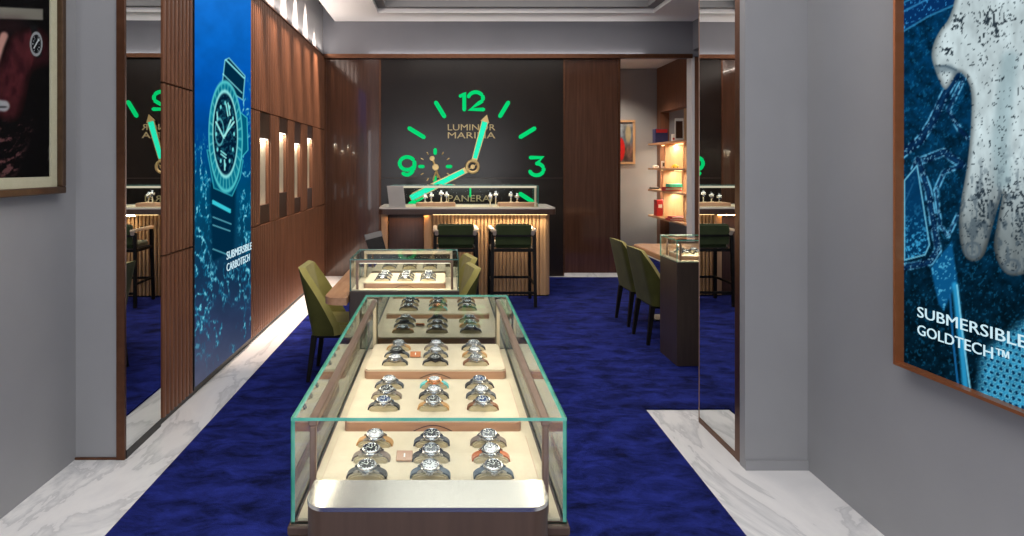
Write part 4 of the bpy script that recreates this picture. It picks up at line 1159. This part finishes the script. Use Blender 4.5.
# ------------------------------------------------------------------ counter stools
def make_stool(label, loc):
    t = thing('counter_stool', label, 'stool', loc, 0, 'green stools at the counter')
    W = .235
    b = NB(); box(b, -.205, .205, -.19, .20, .67, .735, .025, 4); obj('seat_cushion', b, velvet_d, t, 50)
    b = NB(); prism(b, rrect(-.205, .205, .82, .955, .035, 5), 'y', -.245, -.19)
    es = [e for e in b.edges if abs(e.verts[0].co.y - e.verts[1].co.y) < 1e-6]
    bmesh.ops.bevel(b, geom=es, offset=.015, segments=3, affect='EDGES'); obj('back_cushion', b, velvet_d, t, 50)
    b = NB(); prism(b, rrect(-.205, .205, .72, .815, .025, 5), 'y', -.225, -.19); obj('lower_back_cushion', b, velvet_d, t, 50)
    b = NB(); bar(b, (-W, -.225, .825), (W, -.225, .825), .035, .03, .004); obj('back_rail', b, black_wd, t)
    b = NB()
    for p, q in (((-W, -.21, .655), (W, -.21, .655)), ((-W, .20, .655), (W, .20, .655)), ((-W, -.21, .655), (-W, .20, .655)), ((W, -.21, .655), (W, .20, .655))): bar(b, p, q, .035, .035, .004)
    obj('seat_frame', b, black_wd, t)
    for sx in (-1, 1):
        b = NB(); bar(b, (sx * W, -.22, .86), (sx * (W + .012), -.25, .013), .036, .036, .004); obj('leg', b, black_wd, t)
        b = NB(); bar(b, (sx * W, .20, .86), (sx * (W + .012), .23, .013), .036, .036, .004); obj('leg', b, black_wd, t)
        b = NB(); bar(b, (sx * W, -.27, .885), (sx * (W + .005), .22, .885), .045, .034, .008); bar(b, (sx * (W - .015), -.275, .895), (sx * (W - .02), -.24, .83), .04, .03, .008); obj('armrest', b, arm_wood, t)
    b = NB(); bar(b, (-W, -.24, .175), (W, -.24, .175), .028, .028, .003); obj('stretcher', b, black_wd, t)
    b = NB(); bar(b, (-W, .215, .275), (W, .215, .275), .028, .028, .003); bar(b, (-W, -.235, .275), (-W, .215, .275), .024, .024, .003); bar(b, (W, -.235, .275), (W, .215, .275), .024, .024, .003); obj('foot_rail', b, black_wd, t)
    return t
stl = make_stool('green cushioned black stool at the middle of the counter', (.125, 7.50, 0))
dup(stl, (.782, 7.50, 0), 0, 'green cushioned black stool at the rounded end of the counter')

# ------------------------------------------------------------------ things on the counter
def stand_tray(label, px0, px1):
    xa, xb = bx(px0, 7.82), bx(px1, 7.82)
    t = thing('presentation_tray', label, 'tray', ((xa + xb) / 2, 7.90, 1.1205), 0, 'wood trays on the counter')
    w = (xb - xa) / 2
    b = NB(); prism(b, rrect(-w, w, -.10, .12, .02, 4), 'z', 0, .042); es = [e for e in b.edges if abs(e.verts[0].co.z - e.verts[1].co.z) < 1e-6 and e.verts[0].co.z > .03]
    bmesh.ops.bevel(b, geom=es, offset=.006, segments=2, affect='EDGES'); obj('wood_body', b, tray_wood, t)
    b = NB(); prism(b, rrect(-w + .02, w - .02, -.08, .10, .015, 4), 'z', .042, .044); obj('suede_pad', b, principled('tan_suede' + str(px0), (186, 150, 116), .8, noise=(60, (196, 160, 126), .3)), t)
stand_tray('shallow wood tray on the counter below the clock, between card and middle', 415.7, 455.5)
stand_tray('shallow wood tray on the counter below the clock, at its rounded end', 498.5, 538.0)
def stand_watch(px, py, dy, zb, lab_s, lab_w, dial):
    s = F / dy; x = (px - CX) / s; z = EYE - (py - CY) / s
    t = thing('watch_stand', lab_s, 'stand', (x, dy, zb), 0, 'watch stands on the counter')
    b = NB(); box(b, -.020, .020, -.018, .018, 0.0003, .010, .002, 1); obj('foot', b, post_c, t)
    b = NB(); lathe(b, [(0, .010), (.007, .010), (.007, z - zb - .01), (0, z - zb - .01)], 10, Matrix.Translation((0, .014, 0))); obj('post', b, post_c, t)
    b = NB(); prism(b, [(.040 * math.cos(a), .036 * math.sin(a)) for a in [2 * PI * k / 16 for k in range(16)]], 'y', -.018, .018); b.transform(Matrix.Translation((0, .014, z - zb)) @ Matrix.Rotation(PI / 2, 4, 'X') @ Matrix.Scale(.7, 4)); obj('cuff', b, cream, t)
    place_watch((x, dy + .022, z), 'steel', dial, 'steel', lab_w, 'watches on the counter', 0, 0, .85).rotation_euler = (Matrix.Rotation(math.radians(72), 3, 'X') @ Matrix.Rotation(PI / 2, 3, 'Z')).to_euler()
zt0 = 1.1205 + .044
for k, (px, py, ordn) in enumerate(((425.2, 196.8, 'first from the grey card'), (431.3, 195.6, 'second from the grey card'), (441.2, 193.6, 'third from the grey card'), (446.6, 195.2, 'fourth from the grey card'))):
    stand_watch(px, py, 7.92 if k % 2 else 7.87, zt0, 'small pale watch stand on the tray by the grey card, %s' % ordn, 'upright steel watch under the clock, %s' % ordn, 'white')
for k, (px, py, zb_, ordn) in enumerate(((490.3, 196.2, 1.1205, 'outside the end tray, second from it'), (495.8, 194.6, 1.1205, 'outside the end tray, next to it'), (511.0, 195.0, zt0, 'on the end tray, inner one'), (517.2, 196.6, zt0, 'on the end tray, outer one'))):
    stand_watch(px, py, 7.92 if k % 2 else 7.87, zb_, 'small pale watch stand %s' % ordn, 'upright steel watch %s' % ordn, 'blue' if k == 2 else 'white')
x, y, z = at(397.5, 206, 640 / 7.70)
t = thing('card_stand', 'grey upright card at the end of the counter beside the glass box', 'card', (x, 7.72, 1.1125))
b = NB(); box(b, -.10, .10, -.004, .004, 0, .262, .003, 1)
for v in b.verts: v.co.x += -.03 * v.co.z / .26
obj('card', b, card_m, t)
b = NB(); box(b, -.05, .05, .0, .03, 0, .012, .003, 1); obj('foot', b, dkgrey_m, t)

# ------------------------------------------------------------------ pedestal showcase and desk on the right
px0, px1, py0, py1 = 1.858, 2.32, 5.12, 5.525
s3 = thing('pedestal_showcase', 'small glass showcase on a tall dark pedestal by the grey pier', 'showcase', ((px0 + px1) / 2, (py0 + py1) / 2, 0))
hx, hy = (px1 - px0) / 2, (py1 - py0) / 2
b = NB(); box(b, -hx, hx, -hy, hy, .012, .845, .004, 1); obj('pedestal', b, case_dark, s3)
b = NB(); box(b, -hx + .008, hx - .008, -hy + .008, hy - .008, .845, .852); obj('display_bed', b, cream2, s3)
glass_pane('front_pane', s3, -hx, hx, -hy, -hy + .008, .845, 1.016); glass_pane('back_pane', s3, -hx, hx, hy - .008, hy, .845, 1.016)
glass_pane('side_pane', s3, -hx, -hx + .008, -hy + .008, hy - .008, .845, 1.016); glass_pane('side_pane', s3, hx - .008, hx, -hy + .008, hy - .008, .845, 1.016)
glass_pane('top_pane', s3, -hx, hx, -hy, hy, 1.016, 1.024, pane_top)
for sy in (-1, 1):
    b = NB(); box(b, -hx + .04, hx - .04, sy * (hy - .045) - .007, sy * (hy - .045) + .007, .990, 1.006, .002, 1); obj('top_rail', b, rail_m, s3)
    for sx in (-1, 1):
        b = NB(); box(b, sx * (hx - .045) - .007, sx * (hx - .045) + .007, sy * (hy - .045) - .007, sy * (hy - .045) + .007, .852, .990, .002, 1); obj('frame_post', b, rail_m, s3)
light_area('showcase_light', ((px0 + px1) / 2, py0 + .06, .985), .34, .015, 1.1, (255, 240, 214), (.5, 0, 0))
tr, h = make_tray('cream watch tray in the glass box on the dark pedestal', ((px0 + px1) / 2, py0 + .05, .8525), .36, .30, [-.11, .0, .11], (.08, .20), 'trays in short showcases')
fill(tr, h, [-.11, .0, .11], (.08, .20), [[('steel', 'black', 'black'), ('steel', 'white', 'steel'), ('steel', 'black', 'black')], [('steel', 'black', 'dark grey'), ('steel', 'white', 'black'), ('steel', 'grey', 'black')]], 'glass box on dark pedestal', 'watches on the pedestal', ('chair side', 'middle', 'pier side'), ('front row', 'back row'))
make_desk('consultation_desk', 'pale wooden desk behind the dark pedestal showcase with chairs along it', 2.06, 2.85, 5.62, 7.05)

# ------------------------------------------------------------------ shelves in the alcove
sh = thing('display_shelving', 'lit oak shelving of four boards beside the alcove picture', 'shelves', (XA, 10.5, 0))
levels = [2.01, 1.575, 1.20, .745]
YN, YF = 9.58, 11.50
for z in levels:
    b = NB(); prism(b, [(.158, YN - 10.5), (.158, YF - 10.5), (-.20, YF - 10.5), (-.27, YF - 10.5 - .07), (-.30, YN - 10.5)], 'z', z - .03, z); o = obj('shelf_board', b, desk_wood, sh)
def up(px): return 3.69 * F / (px - CX)
for (px, z0, z1) in ((663.5, .745, 1.17), (684, .745, 1.17), (663, 1.20, 1.545), (683, 1.20, 1.545), (665, 1.575, 1.98), (684, 1.575, 1.98), (684.5, 2.01, 2.50)):
    ya = up(px) - 10.5
    b = NB(); box(b, -.21, .14, ya, ya + .025, z0 + .0005, z1 - .0005); obj('upright', b, oak, sh)
b = NB(); box(b, .142, .157, YN - 10.5, YF - 10.5, .746, 1.98); obj('back_panel', b, oak, sh)
for z in levels[:3]:
    b = NB(); box(b, -.02, -.005, YN - 10.45, YF - 10.55, z - .042, z - .031); obj('led_strip', b, warm_e, sh)
    for ya, L in ((9.85, .45), (10.5, .5), (11.2, .45)):
        light_area('shelf_light', (XA - .03, ya, z - .046), .03, L, 6.0, (255, 244, 216), (0, -.15, 0))
def shelf_at(px, yd): return (px - CX) * yd / F
def sbox(name, label, cat, px0, px1, yd, dep, zb, h, m, group=None, extra=None, rz=0):   # yd, zb: nominal, snapped to the board
    yd = 3.735 * F / ((px0 + px1) / 2 - CX); zb = {1.95: 2.01, 1.588: 1.583, 1.58: 1.575, 1.26: 1.20, 1.317: 1.2672, .855: .745, .884: .7797}[zb]
    xa, xb = shelf_at(px0, yd), shelf_at(px1, yd); h *= 1.2
    t = thing(name, label, cat, ((xa + xb) / 2, yd + dep / 2, zb + .001), rz, group)
    w = (xb - xa) / 2
    b = NB(); box(b, -w, w, -dep / 2, dep / 2, 0, h, min(.004, h / 6), 1); obj('body', b, m, t)
    if extra: extra(t, w, dep, h)
    return t
def face_label(m, fx=.7, fz=.4, z=.5):
    def f(t, w, dep, h):
        b = NB(); box(b, -w * fx, w * fx, -dep / 2 - .002, -dep / 2 + .001, h * (z - fz / 2), h * (z + fz / 2)); obj('front_label', b, m, t)
    return f
sbox('gift_box', 'navy and red box standing on the top shelf', 'box', 655.5, 668, 8.9, .16, 1.95, .20, navy_m, extra=face_label(red_m, .9, .25, .85))
sbox('small_box', 'small white box with red band on the top shelf beside the navy box', 'box', 672.5, 678, 8.75, .06, 1.95, .10, white_m, extra=face_label(red_m, .95, .28, .35))
def pic(t, w, dep, h):
    b = NB(); box(b, -w * .8, w * .8, -dep / 2 - .002, -dep / 2 + .001, h * .12, h * .88); obj('print', b, walnut_lo, t)
sbox('picture_frame', 'white picture frame leaning at the back of the top shelf', 'picture', 675, 683.5, 8.6, .02, 1.95, .30, white_m, extra=pic)
def wheels(t, w, dep, h):
    b = NB(); box(b, -w * .5, w * .45, -dep / 2 + .008, dep / 2 - .008, h, h * 1.6, .004, 1); obj('cabin', b, yellow_m, t)
    for sx in (-.6, .6):
        b = NB(); lathe(b, [(0, -dep / 2 - .002), (.011, -dep / 2 - .002), (.011, dep / 2 + .002), (0, dep / 2 + .002)], 12, Matrix.Translation((sx * w, 0, .010)) @ Matrix.Rotation(PI / 2, 4, 'X')); obj('wheel', b, black, t)
sbox('toy_car', 'small yellow toy car on the second shelf', 'toy car', 672.5, 679, 8.6, .05, 1.588, .03, yellow_m, extra=wheels)
sbox('small_dish', 'small white block at the tip of the second shelf', 'ornament', 653.5, 659, 9.35, .08, 1.58, .035, white_m, extra=face_label(dkgrey_m, .6, .4))
sbox('desk_clock', 'small white round-cornered ornament at back of the second shelf', 'ornament', 662, 665.5, 9.20, .05, 1.58, .10, white_m, extra=face_label(dkgrey_m, .6, .5))
sbox('black_case', 'flat charcoal case at the tip of the third shelf', 'box', 651, 659, 9.3, .10, 1.26, .028, dkgrey_m, extra=face_label(black, .8, .3))
sbox('red_book', 'red covered book lying under the turquoise box on the third shelf', 'book', 665.5, 682, 8.35, .20, 1.26, .055, red_m, extra=face_label(white_m, .96, .45, .5))
sbox('turquoise_box', 'turquoise box lying on the red book on the third shelf', 'box', 669, 683, 8.38, .16, 1.317, .045, teal_m, extra=face_label(principled('turq_line', (24, 140, 120), .5, noise=(20, (30, 150, 128), .2)), .98, .12, .6))
sbox('red_book', 'red book standing upright on the lowest shelf', 'book', 656.5, 664, 9.05, .14, .855, .23, red_m, extra=face_label(white_m, .5, .22, .62))
sbox('red_book', 'red book lying lowest in the flat stack on the lowest shelf', 'book', 670, 691, 8.3, .22, .855, .028, red_m, 'flat red books', extra=face_label(white_m, .97, .4))
sbox('red_book', 'red book lying topmost in the flat stack on the lowest shelf', 'book', 672, 690.5, 8.31, .20, .884, .024, principled('deep_red_paper', (140, 26, 40), .5, noise=(20, (150, 34, 46), .2)), 'flat red books', extra=face_label(white_m, .97, .4))
t = thing('white_vase', 'plain white vase on the lowest shelf beside the grey pier', 'vase', (3.735, 3.735 * F / (689 - CX), .7455))
b = NB(); lathe(b, [(0, 0), (.035, 0), (.042, .02), (.045, .08), (.038, .125), (.034, .14), (.030, .14), (.034, .12), (0, .02)], 20); obj('body', b, white_m, t)
# picture in the alcove
def paint_small(U, V, W):
    n = fbm(U * 5, V * 6, 91, 4)
    C = grad(V, [(0, (70, 60, 60)), (.3, (120, 90, 80)), (.55, (84, 96, 110)), (1, (150, 156, 160))]) * (.5 + n)[..., None]
    C = mixc(C, (190, 40, 40), sstep(.26, .2, np.hypot((U - .35), (V - .32) * .8))); C = mixc(C, (190, 170, 120), sstep(.2, .1, np.hypot(U - .75, (V - .7) * .7)) * .7)
    return C
ax0, ax1 = shelf_at(612, 11.74), shelf_at(635, 11.74); az1, az0 = EYE + (CY - 120) * 11.74 / F, EYE + (CY - 164) * 11.74 / F
t = thing('framed_picture', 'small wood framed picture on the grey alcove wall beside the shelves', 'picture', ((ax0 + ax1) / 2, 11.76, az0))
w = (ax1 - ax0) / 2; hh = az1 - az0
b = NB()
for q_ in ((-w, w, 0, .04), (-w, w, hh - .04, hh), (-w, -w + .04, .04, hh - .04), (w - .04, w, .04, hh - .04)): box(b, q_[0], q_[1], -.04, -.001, q_[2], q_[3])
obj('frame', b, oak, t)
o = picture_mesh('print', (-w + .035, -.012, .035), (w - .035, -.012, .035), (-w + .035, -.012, hh - .035), (w - .035, -.012, hh - .035), 40, 60, paint_small, picture('alcove_picture', 1, False), t)

# ------------------------------------------------------------------ ceiling spotlights in the slot
def spotlight(y, label, first=[None]):
    loc = (-1.685, y, 3.83)
    if first[0] is None:
        t = thing('ceiling_spotlight', label, 'spotlight', loc); first[0] = t
        b = NB(); lathe(b, [(0, .11), (.028, .11), (.030, .0), (.024, .0), (.022, .02), (0, .02)], 16); obj('barrel', b, black, t)
        b = NB(); lathe(b, [(.008, .11), (.008, .20), (.03, .20), (.03, .215), (0, .215)], 12); obj('bracket', b, black, t)
    else: dup(first[0], loc, 0, label)
spots = [5.95, 6.5, 7.05, 7.6, 8.15, 8.7]
spotlight(8.74, 'black ceiling spotlight in the slot at the far corner of the panelled wall')
for y in spots:
    light_spot('wall_wash', (-1.645, y, 4.02 if y < 8.5 else 3.80), (-1.80, y, 2.1), 720, 30, 1.0, (255, 226, 204), .02)

# ------------------------------------------------------------------ light
light_area('ceiling_light', (.95, 6.5, 4.0), 3.4, 4.0, 88, (255, 246, 236))
light_area('ceiling_light', (-.1, 2.2, 4.1), 2.4, 2.6, 76, (255, 250, 245))
light_area('ceiling_light', (0, -.6, 3.9), 3.0, 1.4, 46, (255, 250, 245), (-.35, 0, 0))
light_area('front_fill_light', (0, -1.5, 1.5), 3.6, 2.6, 85, (250, 250, 255), (PI / 2 + .30, 0, 0))  # unseen fill added at the open end to brighten soffit and piers
light_area('soffit_fill_back', (.9, YB - .060, ZT + .008), 4.0, .015, 6, (255, 246, 238), (-2.498, 0, 0))  # added fill on the ledge, only to brighten the soffit
light_area('soffit_fill_side', (-1.728, 7.5, ZT + .03), .02, 3.4, 14, (255, 240, 226), (0, PI + .64, 0))  # added fill above the panelling, unseen, brightens soffit and upper wall
light_area('counter_light', (.70, 7.79, 1.012), 1.15, .03, 9, (255, 232, 190), (-.5, 0, 0))
light_area('counter_light', (-.45, 7.83, 1.012), .5, .02, 1.2, (255, 190, 120), (-.5, 0, 0))
for x, y, p in ((0, 2.1, 26), (-.25, 4.6, 34), (.3, 7.6, 60), (1.1, 6.2, 50), (2.4, 6.2, 50), (3.1, 8.6, 30)):
    light_spot('downlight', (x, y, 3.68), (x, y, 0), p, 75, .8, (255, 238, 216), .05)

light_spot('downlight', (3.1, 10.9, 3.38), (3.0, 11.3, 0), 150, 110, .8, (255, 238, 216), .05)
w = bpy.data.worlds.new('World'); S.world = w; w.use_nodes = True
w.node_tree.nodes['Background'].inputs[0].default_value = (.55, .57, .62, 1)
w.node_tree.nodes['Background'].inputs[1].default_value = .25

# ------------------------------------------------------------------ camera
cam = bpy.data.cameras.new('camera'); co = bpy.data.objects.new('camera', cam); COL.objects.link(co)
co.location = (0, 0, EYE); co.rotation_euler = (PI / 2, 0, 0)
cam.sensor_width = 36.0; cam.lens = 36.0 * F / 1024
cam.shift_x = (512 - CX) / 1024; cam.shift_y = -(268 - CY) / 1024
cam.clip_start = .05
S.camera = co
S.view_settings.view_transform = 'Standard'; S.view_settings.look = 'None'
S.view_settings.exposure = 0.0; S.view_settings.gamma = 1.0; S.view_settings.use_curve_mapping = False
S.cycles.transparent_max_bounces = 32; S.cycles.max_bounces = 10; S.cycles.glossy_bounces = 6
S.cycles.use_denoising = True
S.cycles.sample_clamp_indirect = 6.0
S.cycles.caustics_reflective = False; S.cycles.caustics_refractive = False
